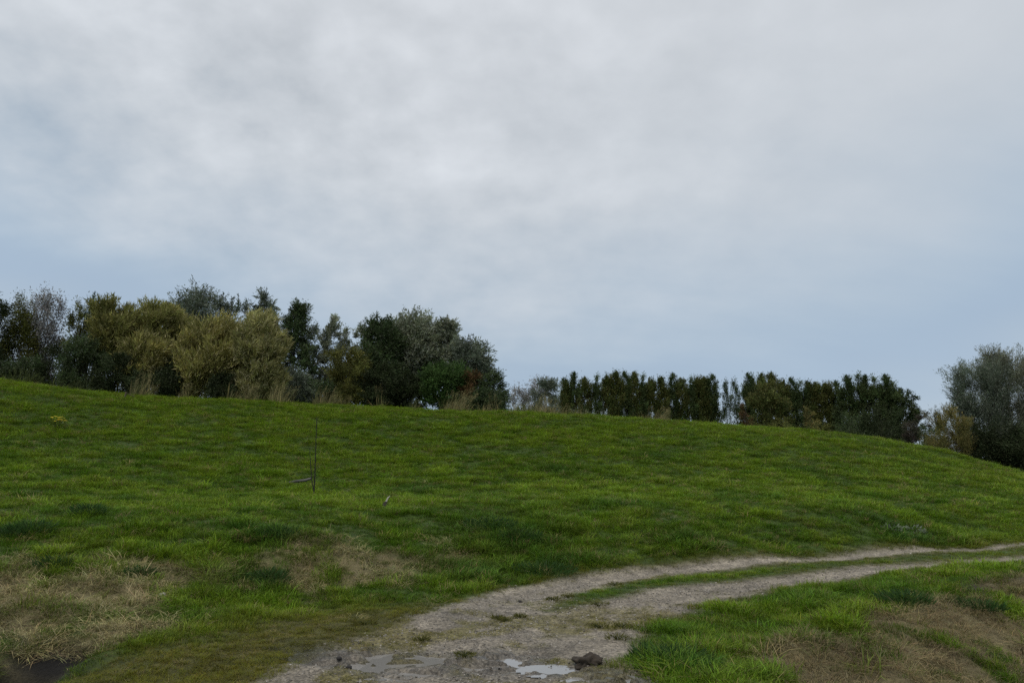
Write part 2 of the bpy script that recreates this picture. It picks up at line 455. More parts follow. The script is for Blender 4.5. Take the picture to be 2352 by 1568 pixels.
FOOT_XY = [(-30, -16), (-14, -3)] + [tuple(p[:2]) for p in FOOT] + [(30, 29), (60, 50)]
def build_ground():
    ang = np.r_[np.arange(-55, 55.01, .3), np.arange(58, 302.1, 3.5)]
    rad = np.r_[np.geomspace(.35, 4, 26)[:-1], np.geomspace(4, 16, 215)[:-1], np.geomspace(16, 60, 80)[:-1], np.geomspace(60, 4500, 34)]
    A = np.radians(ang); na, nr = len(A), len(rad)
    x = (np.sin(A)[None] * rad[:, None]).ravel(); y = (np.cos(A)[None] * rad[:, None]).ravel()
    x = np.r_[x, 0.]; y = np.r_[y, 0.]
    f = fields(x, y)
    z = surf_h(x, y, f)
    V = np.c_[x, y, z]
    i = np.arange(nr - 1)[:, None] * na; j = np.arange(na)[None]; j2 = (j + 1) % na
    Q = np.stack([i + j, i + na + j, i + na + j2, i + j2], -1).reshape(-1, 4)[:, ::-1]
    T = np.stack([np.full(na, nr * na), np.arange(na), (np.arange(na) + 1) % na], -1)[:, ::-1]
    tone = ground_colour(x, y, f)
    pm = puddle_mask(x, y)
    wet = np.clip(sst(.03, .35, pm) * .95 + f['g'] * .25 * sst(.5, .7, fbm(x, y, 90, 3)), 0, 1)
    cx, cy = x[Q].mean(1), y[Q].mean(1)
    ff = fields(cx, cy)
    dfoot, sfoot, _ = poly_dist(cx, cy, FOOT_XY); dfoot = dfoot * sfoot
    path = (ff['g'] > .35) | ((ff['strip'] > 0) & (ff['dl'] < 1.1) & (ff['dr'] < 1.1))
    r = np.hypot(cx, cy)
    ditch = (ff['dd'] > 0) & (ff['dd'] < 7) & (r < 60) & ~path
    hill = (dfoot < 0) & (cy > -8) & (r < 105) & ~path & ~ditch
    rest = ~(path | ditch | hill)
    for name, m, lab in (('path', path, 'rutted gravel track curving away to the right'), ('ditch_bank', ditch, 'brown bank falling into the ditch beside the track'),
                         ('hill', hill, 'long grassy dyke rising behind the track'), ('ground', rest, 'flat ground reaching to the horizon')):
        Fq = [Q[m]] + ([T] if name == 'ground' else [])
        used = np.unique(np.concatenate([q.ravel() for q in Fq])); mp = np.full(len(V), -1); mp[used] = np.arange(len(used))
        o = mesh_np(name, V[used], [mp[q] for q in Fq], GROUND_MAT, {'tone': tone[used], 'wet': wet[used], 'gravel': f['g'][used]}, smooth=True)
        tag(o, lab, None, None, 'structure')
build_ground()

# standing water in the ruts: flat sheets whose outline is wherever the mud rises through them
def water_material():
    m, nt, out = new_mat('muddy_water'); N, L = nt.nodes, nt.links
    p = N.new('ShaderNodeBsdfPrincipled')
    p.inputs['Base Color'].default_value = (.22, .21, .195, 1); p.inputs['Roughness'].default_value = .06; p.inputs['IOR'].default_value = 1.45
    p.inputs['Specular IOR Level'].default_value = 1.0
    tc = N.new('ShaderNodeTexCoord'); n = N.new('ShaderNodeTexNoise'); n.inputs['Scale'].default_value = 9; n.inputs['Detail'].default_value = 3
    L.new(tc.outputs['Object'], n.inputs['Vector'])
    b = N.new('ShaderNodeBump'); b.inputs['Strength'].default_value = .06; b.inputs['Distance'].default_value = .01
    L.new(n.outputs['Fac'], b.inputs['Height']); L.new(b.outputs[0], p.inputs['Normal'])
    L.new(p.outputs[0], out.inputs[0])
    return m
WATER = water_material()
def puddle(ids, level, lab):
    c = np.mean([PUDC[i][0] for i in ids], 0)
    xs = np.linspace(-2.2, 2.2, 111); ys = np.linspace(-.9, .9, 61)
    X, Y = np.meshgrid(xs, ys); X = X.ravel() + c[0]; Y = Y.ravel() + c[1]
    ok = np.zeros(X.shape, bool)
    for i in ids:
        cc, a, b, rot = PUDC[i]; u, v = X - cc[0], Y - cc[1]; cs, sn = math.cos(rot), math.sin(rot)
        ok |= ((u * cs + v * sn) / (a * 1.5)) ** 2 + ((-u * sn + v * cs) / (b * 2.3)) ** 2 < 1
    i = np.arange(60)[:, None] * 111; j = np.arange(110)[None]
    Q = np.stack([i + j, i + j + 1, i + j + 112, i + j + 111], -1).reshape(-1, 4)
    Q = Q[ok[Q].all(1)]
    used = np.unique(Q); mp = np.full(len(X), -1); mp[used] = np.arange(len(used))
    o = mesh_np('puddle', np.c_[X, Y, np.full(len(X), level)][used], mp[Q], WATER)
    tag(o, lab, None, None, 'structure')
puddle([0, 1, 2, 3, 7], -.045, 'long shallow puddle across the track')
puddle([4, 5, 6], -.031, 'small puddle beside the mud clod')

# ---------------------------------------------------------------- ground cover: countless blades and pebbles
def scatter(name, protos, pos, rot, scl, tint, mat, label):
    """one object: prototype tufts and scatter points share its mesh, its geometry nodes put a tuft on every point"""
    V, F, bl, pid = [], [], [], []
    n = 0
    for k, (v, f, b) in enumerate(protos):
        V.append(v); F.append(np.asarray(f) + n); bl.append(b); pid.append(np.full(len(v), k)); n += len(v)
    m = len(pos); K = len(protos)
    V.append(pos); pid.append(np.full(m, -1)); bl.append(np.ones((m, 3)))
    z3 = np.zeros((n, 3))
    o = mesh_np(name, np.concatenate(V), np.concatenate(F), mat,
                {'proto': np.concatenate(pid).astype(int), 'blade': np.concatenate(bl), 'tint': np.r_[z3, tint]})
    me = o.data
    for nm, a in (('rot', rot), ('scl', scl)):
        at = me.attributes.new(nm, 'FLOAT_VECTOR', 'POINT'); at.data.foreach_set('vector', np.r_[z3, a].astype(np.float32).ravel())
    g = bpy.data.node_groups.new(name + '_scatter', 'GeometryNodeTree')
    g.interface.new_socket('Geometry', in_out='INPUT', socket_type='NodeSocketGeometry')
    g.interface.new_socket('Geometry', in_out='OUTPUT', socket_type='NodeSocketGeometry')
    N, L = g.nodes, g.links
    gi, go = N.new('NodeGroupInput'), N.new('NodeGroupOutput')
    def named(nm, ty):
        a = N.new('GeometryNodeInputNamedAttribute'); a.data_type = ty; a.inputs['Name'].default_value = nm
        return a.outputs['Attribute']
    def sel(k):
        c = N.new('FunctionNodeCompare'); c.data_type = 'INT'; c.operation = 'EQUAL'
        L.new(named('proto', 'INT'), c.inputs['A'] if c.inputs['A'].type == 'INT' else c.inputs[2]); c.inputs[3].default_value = k
        s = N.new('GeometryNodeSeparateGeometry'); s.domain = 'POINT'
        L.new(gi.outputs[0], s.inputs['Geometry']); L.new(c.outputs[0], s.inputs['Selection'])
        return s.outputs['Selection']
    jn = N.new('GeometryNodeJoinGeometry')
    for k in range(K):
        ti = N.new('GeometryNodeGeometryToInstance'); L.new(sel(k), ti.inputs[0]); L.new(ti.outputs[0], jn.inputs[0])
    ip = N.new('GeometryNodeInstanceOnPoints')
    L.new(sel(-1), ip.inputs['Points']); L.new(jn.outputs[0], ip.inputs['Instance'])
    ip.inputs['Pick Instance'].default_value = True
    ri = N.new('FunctionNodeRandomValue'); ri.data_type = 'INT'
    ri.inputs[4].default_value = 0; ri.inputs[5].default_value = K - 1
    L.new(ri.outputs[2], ip.inputs['Instance Index'])
    er = N.new('FunctionNodeEulerToRotation'); L.new(named('rot', 'FLOAT_VECTOR'), er.inputs[0]); L.new(er.outputs[0], ip.inputs['Rotation'])
    L.new(named('scl', 'FLOAT_VECTOR'), ip.inputs['Scale'])
    L.new(ip.outputs[0], go.inputs[0])
    md = o.modifiers.new('scatter', 'NODES'); md.node_group = g
    tag(o, label, None, None, 'stuff')
    return o

def tuft(rng, nb, spread, lean, width, flat=0.0, hvar=.5):
    """nb bent blades about 1 high, each two quads tapering to a tip"""
    V, F, B = [], [], []
    for b in range(nb):
        a = rng.uniform(0, 2 * math.pi); r = spread * math.sqrt(rng.uniform()); x0, y0 = r * math.cos(a), r * math.sin(a)
        a2 = a + rng.normal(0, .9); h = 1 - hvar * rng.uniform(); l = lean * rng.uniform(.25, 1.3)
        d = np.array([math.cos(a2), math.sin(a2), 0]); s = np.array([-d[1], d[0], 0]) * width * rng.uniform(.6, 1.2)
        p0 = np.array([x0, y0, -.05]); p1 = p0 + d * l * .35 + np.array([0, 0, h * .55 * (1 - flat)]); p2 = p0 + d * l + np.array([0, 0, h * (1 - flat) * (1 - .25 * min(l, 1.5))])
        if flat: p1 += np.array([0, 0, rng.uniform(.05, .35)]); p2 += np.array([0, 0, rng.uniform(0, .22)])
        n = len(V); V += [p0 - s, p0 + s, p1 - s * .8, p1 + s * .8, p2]
        F += [(n, n + 1, n + 3), (n, n + 3, n + 2), (n + 2, n + 3, n + 4)]
        t = rng.uniform(.7, 1.3); w = np.array([t * rng.uniform(.9, 1.15), t, t * rng.uniform(.8, 1.1)])
        B += [w * .8, w * .8, w, w, w * 1.1]
    return np.array(V), np.array(F), np.array(B)

RNG = np.random.default_rng(11)
def polar_points(n, r0, r1, k, a0=-50, a1=50):
    """points whose density falls with distance as r^-k"""
    u = RNG.uniform(size=n); e = 2 - k
    r = (r0 ** e + u * (r1 ** e - r0 ** e)) ** (1 / e)
    a = np.radians(RNG.uniform(a0, a1, n))
    return r * np.sin(a), r * np.cos(a)

GRASS_MAT = leaf_material('grass_blades', 'tint', True, .35, .55, True)
STRAW_MAT = leaf_material('dead_grass_blades', 'tint', True, .15, .7, True)

CLUMPS = []   # lusher, darker patches seen in the meadow: px, py, radius
for px, py, r in [(88, 513, .5), (492, 528, 1.6), (520, 540, 1.2), (470, 575, .9), (560, 568, 1.0), (250, 532, .5), (272, 540, .6), (690, 545, .9), (412, 490, .9), (30, 532, .5), (8, 535, .4),
                  (250, 582, .5), (655, 457, 1.2), (800, 470, 1.0), (660, 660, .3), (690, 668, .45), (900, 530, 1.2), (780, 600, .5), (560, 470, 1.0), (270, 580, .4), (120, 625, .5), (845, 650, .4), (910, 540, 1.0), (380, 500, .6), (620, 505, .8)]:
    CLUMPS.append((ground_at(px, py)[:2], r))
def green_grass():
    x, y = polar_points(300000, 3.2, 56, 1.25)
    x2, y2 = polar_points(9000, .8, 3.2, .4, -180, 180)
    x, y = np.r_[x, x2], np.r_[y, y2]
    f = fields(x, y)
    n = len(x); u = RNG.uniform(size=n)
    bare = np.clip(f['g'] * 1.02 - .30 * sst(.46, .60, fbm(x * 2.3, y * 2.3, 47, 4)) * sst(12, 8.5, y), 0, 1)
    keep = (u > bare) & (u > f['dry'] * (.74 + .2 * f['slope']))
    for c, r, d, k in HIDDEN_PIT: keep &= ((x - c[0]) / r) ** 2 + ((y - c[1] + .12) / (r * k)) ** 2 > .9
    keep &= puddle_mask(x, y) < .35
    x, y = x[keep], y[keep]; f = {k: v[keep] for k, v in f.items()}; n = len(x)
    z = surf_h(x, y, f); r = np.hypot(x, y)
    big = fbm(x * .35, y * .35, 101, 3); mid = fbm(x * 1.2, y * 1.2, 103, 3); sm = fbm(x * 3.7, y * 3.7, 107, 2)
    drut = np.minimum(f['dl'], f['dr'])
    lush = np.zeros(n)
    for c, rr in CLUMPS: lush = np.maximum(lush, np.exp(-((x - c[0]) ** 2 + (y - c[1]) ** 2) / rr ** 2))
    lush *= sst(.35, .6, sm * .5 + mid * .5)
    pt = fbm(x * 2.4, y * 2.4, 109, 3); hole = sst(.44, .33, pt) * (.45 + .55 * sst(26, 12, r)); tall = sst(.55, .70, pt)
    h = .038 + .05 * sst(.3, .7, mid) * sst(.25, .75, sm) + .03 * big + .05 * lush + .04 * tall - .018 * hole
    mossy = sst(.55, .1, drut - .30 + (mid - .5) * .6) * (1 - sst(11, 15, r) * .4)
    left_moss = sst(3.0, 1.8, f['dl'] + (mid - .5) * 1.2) * (f['sl'] < 0) * sst(10.5, 8.5, y) * .95
    verge = sst(.3, 1.1, f['dd'] + 1.6) * (f['dd'] < .6) * (1 - f['g'])
    mossy = np.maximum(mossy, left_moss) * (1 - .85 * verge)
    h = h * (1 - .78 * mossy) + .008 * verge * (.3 + sm)
    h = h * (1 - .45 * f['strip'])
    h *= RNG.uniform(.5, 1.5, n) * (1 + .012 * r)
    w = (.72 + .034 * r) * np.clip(h, .05, .2) / .10
    w = np.clip(w, .55, 3)
    A = np.array([.122, .194, .012]); Bc = np.array([.055, .112, .007]); Cc = np.array([.018, .072, .016]); O = np.array([.105, .090, .014]); Yl = np.array([.155, .200, .024])
    t = sst(.36, .62, mid * .5 + big * .3 + sm * .2)[:, None]
    c = Bc * (1 - t) + A * t
    tt = sst(.55, .8, sm)[:, None] * .35; c = c * (1 - tt) + Yl * tt
    far = sst(22, 42, r)[:, None] * .25; c = c * (1 - far) + np.array([.134, .184, .022]) * far
    lu = lush[:, None] * .7; c = c * (1 - lu) + Cc * lu
    mo = (mossy * .85)[:, None]; c = c * (1 - mo) + O * mo
    dr = (f['dry'] * .35)[:, None]; c = c * (1 - dr) + np.array([.14, .115, .05]) * dr
    c = c * (1.16 - .32 * hole + .14 * tall)[:, None] * RNG.uniform(.62, 1.38, (n, 1)) * RNG.uniform(.90, 1.1, (n, 3))
    dead = RNG.uniform(size=n) < .06; c[dead] = np.array([.24, .20, .085]) * RNG.uniform(.7, 1.2, (dead.sum(), 1))
    rot = np.c_[RNG.normal(0, .16, n), RNG.normal(0, .16, n), RNG.uniform(0, 6.283, n)]
    protos = [tuft(np.random.default_rng(s), nb, sp, ln, wd) for s, nb, sp, ln, wd in
              [(1, 20, .6, .7, .022), (2, 20, .65, .9, .024), (3, 18, .55, .5, .022), (4, 22, .75, 1.0, .022), (5, 19, .5, .8, .026), (6, 21, .7, .6, .023)]]
    sc_ = np.c_[w * .12, w * .12, h]
    sc_[:, :2] = np.maximum(sc_[:, :2], h[:, None] * .7)
    scatter('grass', protos, np.c_[x, y, z], rot, sc_, c, GRASS_MAT, 'short green pasture grass on the dyke and verges')
green_grass()

def dry_grass():
    x, y = polar_points(110000, 3.5, 26, 1.0, -46, 50)
    f = fields(x, y); u = RNG.uniform(size=len(x))
    keep = (u < f['dry'] * .9 * sst(.34, .52, fbm(x * 2.2, y * 2.2, 137, 3) + .10) + .003) & (f['g'] < .3)
    for c, r, d, k in HIDDEN_PIT: keep &= ((x - c[0]) / r) ** 2 + ((y - c[1] + .12) / (r * k)) ** 2 > .8
    for c, r in SCAR: keep &= np.hypot(x - c[0], y - c[1]) > r * RNG.uniform(.7, 1.1, len(x))
    x, y = x[keep], y[keep]; f = {k: v[keep] for k, v in f.items()}; n = len(x)
    z = surf_h(x, y, f)
    wind = fbm(x * .8, y * .8, 131, 2) * 9
    s = RNG.uniform(.045, .125, n) * (1 + .015 * np.hypot(x, y))
    rot = np.c_[RNG.normal(0, .25, n), RNG.normal(0, .25, n), wind + RNG.normal(0, .5, n)]
    c = np.array([.340, .300, .155]) * (1 - f['slope'][:, None]) + np.array([.205, .168, .088]) * f['slope'][:, None]
    m = sst(.3, .7, fbm(x * 1.6, y * 1.6, 133, 3))[:, None]
    c = c * (.55 + .6 * m) * RNG.uniform(.6, 1.35, (n, 1)) * RNG.uniform(.94, 1.06, (n, 3))
    protos = []
    for k in range(5):
        v, fc, b = tuft(np.random.default_rng(50 + k), 20, 1.0, 1.5, .016, flat=.82)
        v[:, 0] *= 1.4; protos.append((v, fc, b))
    scatter('dry_grass', protos, np.c_[x, y, z + .01], rot, np.c_[s, s, s * .8], c, STRAW_MAT, 'matted dead straw on the bank and ditch side')
dry_grass()

def gravel():
    x, y = polar_points(95000, 3.2, 24, 1.3, -46, 48)
    f = fields(x, y); u = RNG.uniform(size=len(x))
    edge = sst(.1, .7, np.minimum(f['dl'], f['dr']))
    keep = (u < f['g'] * (.35 + .65 * sst(.4, .65, f['n1']))) & (puddle_mask(x, y) < .5)
    x, y = x[keep], y[keep]; f = {k: v[keep] for k, v in f.items()}; n = len(x)
    z = surf_h(x, y, f)
    s = .003 + .0075 * RNG.uniform(size=n) ** 3 * 1.3 + .0005 * np.hypot(x, y)
    t = RNG.uniform(size=(n, 1))
    c = (np.array([.10, .09, .075]) * (1 - t) + np.array([.34, .31, .27]) * t) * RNG.uniform(.8, 1.15, (n, 1))
    big = RNG.uniform(size=n) < .015; c[big] *= 1.5
    protos = []
    import bmesh
    for k in range(4):
        bm = bmesh.new(); bmesh.ops.create_icosphere(bm, subdivisions=1, radius=1)
        rg = np.random.default_rng(k); v = np.array([q.co[:] for q in bm.verts]) * rg.uniform(.7, 1.25, (len(bm.verts), 1)) * np.array([1, .8, .55])
        fc = np.array([[q.index for q in p.verts] for p in bm.faces]); bm.free()
        protos.append((v, fc, np.ones((len(v), 3))))
    scatter('gravel', protos, np.c_[x, y, z + s * .2], np.c_[RNG.normal(0, .3, n), RNG.normal(0, .3, n), RNG.uniform(0, 6.28, n)], np.c_[s, s, s], np.clip(c, 0, .6),
            leaf_material('pebbles', 'tint', True, 0.0, .8), 'loose pebbles in the wheel ruts')
gravel()

def reeds():
    """tall dead grass and reed along the top of the dyke, in front of the trees"""
    px = RNG.uniform(-15, 900, 1500)
    prof = np.interp(px, [-15, 60, 110, 135, 260, 430, 470, 540, 700, 760, 900], [.5, .25, .15, 1, 1, .9, .5, .75, .35, .25, .12])
    nz = fbm(px * .05, px * 0, 211, 3)
    ok = RNG.uniform(size=len(px)) < prof * sst(.42, .6, nz)
    px = px[ok]; n = len(px)
    cy = np.interp(px, [c[0] for c in crest], [c[2] for c in crest]) + RNG.uniform(.3, 5.5, n)
    x = (px - 512) / F_PX * cy * 1.0; y = cy
    z = surf_h(x, y)
    h = RNG.uniform(.35, 1.15, n) * (.55 + .9 * fbm(px * .12, px * 0, 215, 2)) * np.interp(px, [-15, 130, 440, 560, 900], [.8, 1.05, 1.05, .8, .6])
    c = np.array([.19, .165, .075]) * RNG.uniform(.6, 1.3, (n, 1)); g = (px < 125) | (px > 690); c[g] = np.array([.07, .085, .025]) * RNG.uniform(.6, 1.3, (g.sum(), 1))
    gg = RNG.uniform(size=n) < .25; c[gg] = np.array([.07, .085, .03]) * RNG.uniform(.7, 1.2, (gg.sum(), 1))
    protos = []
    for k in range(5):
        rg = np.random.default_rng(80 + k)
        v, fc, b = tuft(rg, 16, .28, .38, .012, hvar=.6)
        V, F, B = [v], [fc], [b]; nn = len(v)
        for q in range(5):                          # plumes
            a = rg.uniform(0, 6.28); bx, by = .2 * math.cos(a), .2 * math.sin(a); top = rg.uniform(.9, 1.15); lx = rg.uniform(.02, .2)
            vv = np.array([[bx, by, 0], [bx + .008, by, 0], [bx + lx, by, top]]); V.append(vv); F.append(np.array([[0, 1, 2]]) + nn); nn += 3; B.append(np.ones((3, 3)))
            for s in range(9):
                t = .72 + .28 * s / 9; c0 = np.array([bx + lx * t, by, top * t]); d = np.array([rg.normal(.05, .03), rg.normal(0, .03), rg.uniform(.03, .07)])
                V.append(np.array([c0, c0 + d + [.012, 0, 0], c0 + d * 1.3])); F.append(np.array([[0, 1, 2]]) + nn); nn += 3; B.append(np.full((3, 3), 1.25))
        protos.append((np.concatenate(V), np.concatenate(F), np.concatenate(B)))
    scatter('reeds', protos, np.c_[x, y, z], np.c_[RNG.normal(0, .15, n), RNG.normal(.2, .2, n), RNG.uniform(-1, 1, n)], np.c_[h, h, h], c, STRAW_MAT, 'tall dead grass and reeds along the top of the dyke')
reeds()

# ---------------------------------------------------------------- trees and shrubs
LEAF_MAT = leaf_material('tree_leaves', 'tone', False, .22, .6)
BARK_DARK = bark_material('dark_bark', (.018, .015, .011), (.05, .042, .03))
BARK_GREY = bark_material('grey_bark', (.05, .047, .042), (.12, .115, .105))
BARK_TAN = bark_material('willow_bark', (.045, .037, .02), (.11, .09, .05))

def env(kind, t):
    """crown half-width (0..1) at height t (0..1) of the crown"""
    t = np.clip(t, 0, 1)
    if kind == 'round': return np.sqrt(np.clip(1 - ((t - .52) / .52) ** 2, 0, 1)) ** .8
    if kind == 'dome': return np.where(t < .45, .72 + .28 * t / .45, np.sqrt(np.clip(1 - ((t - .45) / .56) ** 2, 0, 1)) ** .85)
    if kind == 'cone': return np.clip(1.02 - t, 0, 1) ** .75 * np.where(t < .12, .75 + 2 * t, 1)
    if kind == 'column': return np.where(t < .25, .55 + 1.8 * t, 1.0) * np.clip((1.04 - t) / .38, 0, 1) ** .75
    if kind == 'fan': return np.where(t < .72, .42 + .58 * (t / .72) ** .8, np.sqrt(np.clip(1 - ((t - .72) / .29) ** 2, 0, 1)))
    return np.ones_like(t)

def crown_and_wood(rng, Ht, Wd, shape, base, K, N, leaf, width, pal, stems=1, clump=.16, up=.5, wind=.0, lobes=.35, twig=1.0, limbs=.5, trunk_r=None, spikes=0, spread=.35, fill=.2, spike_h=(.08, .16), spike_n=60, spike_w=.13, aspect=1.15):
    N = int(N * 3.0); leaf = leaf * .74
    """returns (wood Geo, leaf arrays); heights in metres, base = height where the crown starts"""
    wood = Geo()
    ch = Ht - base
    tr = trunk_r or .018 * Ht
    # stems
    S = []
    for s in range(stems):
        a = rng.uniform(0, 6.283); off = (0 if stems == 1 else rng.uniform(.1, .5)) * spread * Wd * .5
        lean = (rng.normal(0, .03) if stems == 1 else spread * rng.uniform(.3, 1.0)) * Wd * .45
        top = Ht * (rng.uniform(.86, .93) if stems == 1 else rng.uniform(.6, .9))
        k = 7; tt = np.linspace(0, 1, k)
        P = np.c_[off * math.cos(a) + lean * math.cos(a) * tt ** 1.3 + rng.normal(0, .012 * Ht, k) * tt, off * math.sin(a) + lean * math.sin(a) * tt ** 1.3 + rng.normal(0, .012 * Ht, k) * tt, -.3 + (top + .3) * tt]
        rr = tr * (1 if stems == 1 else .62) * (1 - tt * .88)
        wood.add(*tube(P, rr, 6)); S.append((P, rr))
    # lobes give the crown an uneven outline
    la = rng.uniform(0, 6.283, 7); lt = rng.uniform(0, 1, 7); lg = rng.normal(0, lobes, 7)
    t = np.sort(rng.uniform(0, 1, K * 4)); a = rng.uniform(0, 6.283, K * 4)
    e = env(shape, t)
    keep = rng.uniform(size=K * 4) < e * .85 + .15; t, a, e = t[keep][:], a[keep], e[keep]
    pick = rng.permutation(len(t))[:K]; t, a, e = t[pick], a[pick], e[pick]
    mod = np.ones(len(t))
    for q in range(7):
        da = (a - la[q] + math.pi) % (2 * math.pi) - math.pi
        mod += lg[q] * np.exp(-(da / .7) ** 2 - ((t - lt[q]) / .22) ** 2)
    r = Wd / 2 * e * mod * np.sqrt(rng.uniform(.18, 1.0, len(t)))
    cl = clump * Wd * rng.uniform(.65, 1.3, len(t))
    C = np.c_[r * np.cos(a), r * np.sin(a), base + t * ch * .97]
    # limbs towards the clumps
    for i in rng.permutation(len(C))[:int(limbs * len(C))]:
        P, rr = S[rng.integers(len(S))]
        zt = C[i, 2] - (.25 + .35 * rng.uniform()) * np.hypot(*C[i, :2]) - .06 * Ht
        zt = max(zt, base * .6 + .05 * Ht); kx = np.interp(zt, P[:, 2], np.arange(len(P))); 
        p0 = np.array([np.interp(kx, np.arange(len(P)), P[:, q]) for q in range(3)]); r0 = np.interp(kx, np.arange(len(P)), rr) * .45
        mid = (p0 + C[i]) / 2 + np.array([0, 0, -.04 * Ht * rng.uniform()]) + rng.normal(0, .02 * Wd, 3)
        wood.add(*tube(np.array([p0, mid, C[i], C[i] + (C[i] - mid) * .35]), [r0, r0 * .6, r0 * .3, r0 * .08], 4))
    # leaves sit on twigs that leave each clump outwards and up
    wgt = cl ** 1.6; per = rng.choice(len(C), size=N, p=wgt / wgt.sum())
    out = np.c_[np.cos(a), np.sin(a), np.zeros(len(a))]
    ntw = 7
    tw = rng.normal(size=(len(C), ntw, 3)); tw /= np.linalg.norm(tw, axis=2)[..., None]
    tw = tw * .9 + out[:, None] * .45 + np.array([wind, 0, up])
    tw /= np.linalg.norm(tw, axis=2)[..., None]
    ti = rng.integers(ntw, size=N)
    D0 = tw[per, ti]
    s = rng.beta(1.1, 1.7, N) * 1.12 - .12
    loose = np.where(rng.uniform(size=N) < fill, .5, .22)
    P = C[per] + D0 * (s * cl[per] * 1.5)[:, None] * twig + np.clip(rng.normal(size=(N, 3)), -1.6, 1.6) * (cl[per] * loose * (1.25 - 1.0 * np.clip(s, 0, 1)))[:, None] * np.array([1, 1, aspect])
    D = D0 * .9 + rng.normal(size=(N, 3)) * .36; D /= np.linalg.norm(D, axis=1)[:, None]
    ctone = rng.uniform(.62, 1.4, (len(C), 1)); ttone = rng.uniform(.72, 1.32, (len(C), ntw)); cmix = rng.uniform(0, 1, len(C))
    pal = np.asarray(pal, float)
    base_c = pal[0] * (1 - cmix[:, None]) + pal[1] * cmix[:, None]
    colr = (base_c * ctone)[per] * ttone[per, ti][:, None] * rng.uniform(.8, 1.25, (N, 1)) * rng.uniform(.93, 1.07, (N, 3))
    if len(pal) > 2:
        m = rng.uniform(size=N) < .2; colr[m] = pal[2] * rng.uniform(.7, 1.2, (m.sum(), 1))
    L = leaf * rng.uniform(.6, 1.3, N)
    # grow to the measured height and width
    zq = np.percentile(P[:, 2], 99.85); rq = np.percentile(np.abs(P[:, 0]), 96.5)
    kz = (Ht - base) / max(zq - base, .1); kr = min(1.6, Wd / 2 / rq)
    def fit(q):
        q[:, :2] *= kr; hi = q[:, 2] > base; q[hi, 2] = base + (q[hi, 2] - base) * kz
        return q
    fit(P); fit(C); ztop = Ht * 1.03
    wood.V = [fit(q) for q in wood.V]
    # bare or thinly leaved spikes above the crown
    for q in range(spikes):
        i = int(np.argsort(-C[:, 2])[rng.integers(max(3, len(C) // 6))]); h = rng.uniform(*spike_h) * Ht
        p = np.array([C[i], C[i] + [rng.normal(0, .04) * Wd, 0, h * .6], C[i] + [rng.normal(0, .06) * Wd, rng.normal(0, .04) * Wd, h]])
        wood.add(*tube(p, [.03, .02, .008], 3))
        n = spike_n; u = rng.uniform(0, 1, n); pp = p[0] + (p[2] - p[0]) * u[:, None] + rng.normal(size=(n, 3)) * spike_w * (1.1 - u[:, None])
        P = np.r_[P, pp]; D = np.r_[D, rng.normal(size=(n, 3)) * .5 + [0, 0, .7]]; L = np.r_[L, np.full(n, leaf * .9)]; colr = np.r_[colr, pal[0] * rng.uniform(.7, 1.2, (n, 1))]
    keep = (P[:, 2] > .05) & (P[:, 2] < ztop * 1.002 + spike_h[1] * Ht * (spikes > 0))
    P, D, L, colr = P[keep], D[keep], L[keep], colr[keep]
    side = np.cross(D, rng.normal(size=D.shape)); side /= np.linalg.norm(side, axis=1)[:, None] + 1e-9
    w = (L * width)[:, None] * side
    V = np.stack([P - w * .55, P + w * .55 + D * (L * .18)[:, None], P + D * L[:, None]], 1).reshape(-1, 3)
    T = np.arange(len(V)).reshape(-1, 3)
    return wood, V, T, np.repeat(np.clip(colr, 0, 1), 3, 0)

PAL = {
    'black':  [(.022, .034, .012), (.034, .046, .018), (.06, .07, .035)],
    'dark':   [(.042, .070, .024), (.064, .090, .034), (.11, .125, .08)],
    'olive':  [(.100, .110, .026), (.130, .125, .032), (.08, .09, .03)],
    'gold':   [(.285, .258, .078), (.195, .195, .058), (.42, .37, .18)],
    'goldgreen': [(.240, .228, .066), (.160, .168, .050), (.34, .31, .14)],
    'straw':  [(.320, .305, .120), (.230, .225, .080), (.46, .42, .24)],
    'silver': [(.165, .190, .110), (.215, .235, .155), (.38, .40, .32)],
    'silverdark': [(.090, .118, .076), (.125, .148, .100), (.23, .25, .20)],
    'grey':   [(.210, .205, .190), (.260, .250, .235), (.33, .32, .31)],
    'greydark': [(.120, .132, .082), (.170, .178, .120), (.30, .31, .24)],
    'poplar': [(.070, .096, .026), (.110, .116, .034), (.11, .095, .028)],
    'popgreen': [(.056, .088, .030), (.080, .106, .038), (.07, .08, .03)],
    'green':  [(.046, .092, .022), (.066, .112, .030), (.04, .08, .02)],
    'rust':   [(.125, .062, .028), (.095, .062, .026), (.10, .09, .03)],
    'ochre':  [(.205, .168, .055), (.150, .135, .045), (.11, .12, .04)],
    'purple': [(.060, .044, .038), (.052, .054, .032), (.08, .07, .05)],
}
TREES = 'trees and shrubs behind the dyke'
SEED = [100]
def plant(name, cat, label, x0, x1, top, Y, shape, pal, K=70, N=9000, leaf=.2, width=.3, group=TREES, bark=None, base=.0, sink=0.0, **kw):
    """x0, x1, top: extent in the 2560-wide photograph, Y: distance in metres"""
    SEED[0] += 1
    rng = np.random.default_rng(SEED[0])
    cx = (x0 + x1) / 2 / 2.5
    p = at_y(cx, top / 2.5, Y); gz = float(H(np.array([p[0]]), np.array([Y]))[0]) - sink
    wd = (x1 - x0) / 2.5 / F_PX * Y; ht = p[2] - gz
    wood, V, T, C = crown_and_wood(rng, ht, wd, shape, base * ht, K, N, leaf, width, PAL[pal], **kw)
    root = empty(name, (p[0], Y, gz))
    tag(root, label, cat, group)
    wood.build('trunk' if cat == 'tree' else 'stems', bark or BARK_DARK, root, True)
    mesh_np('crown', V, T, LEAF_MAT, {'tone': C}, parent=root)
    return root

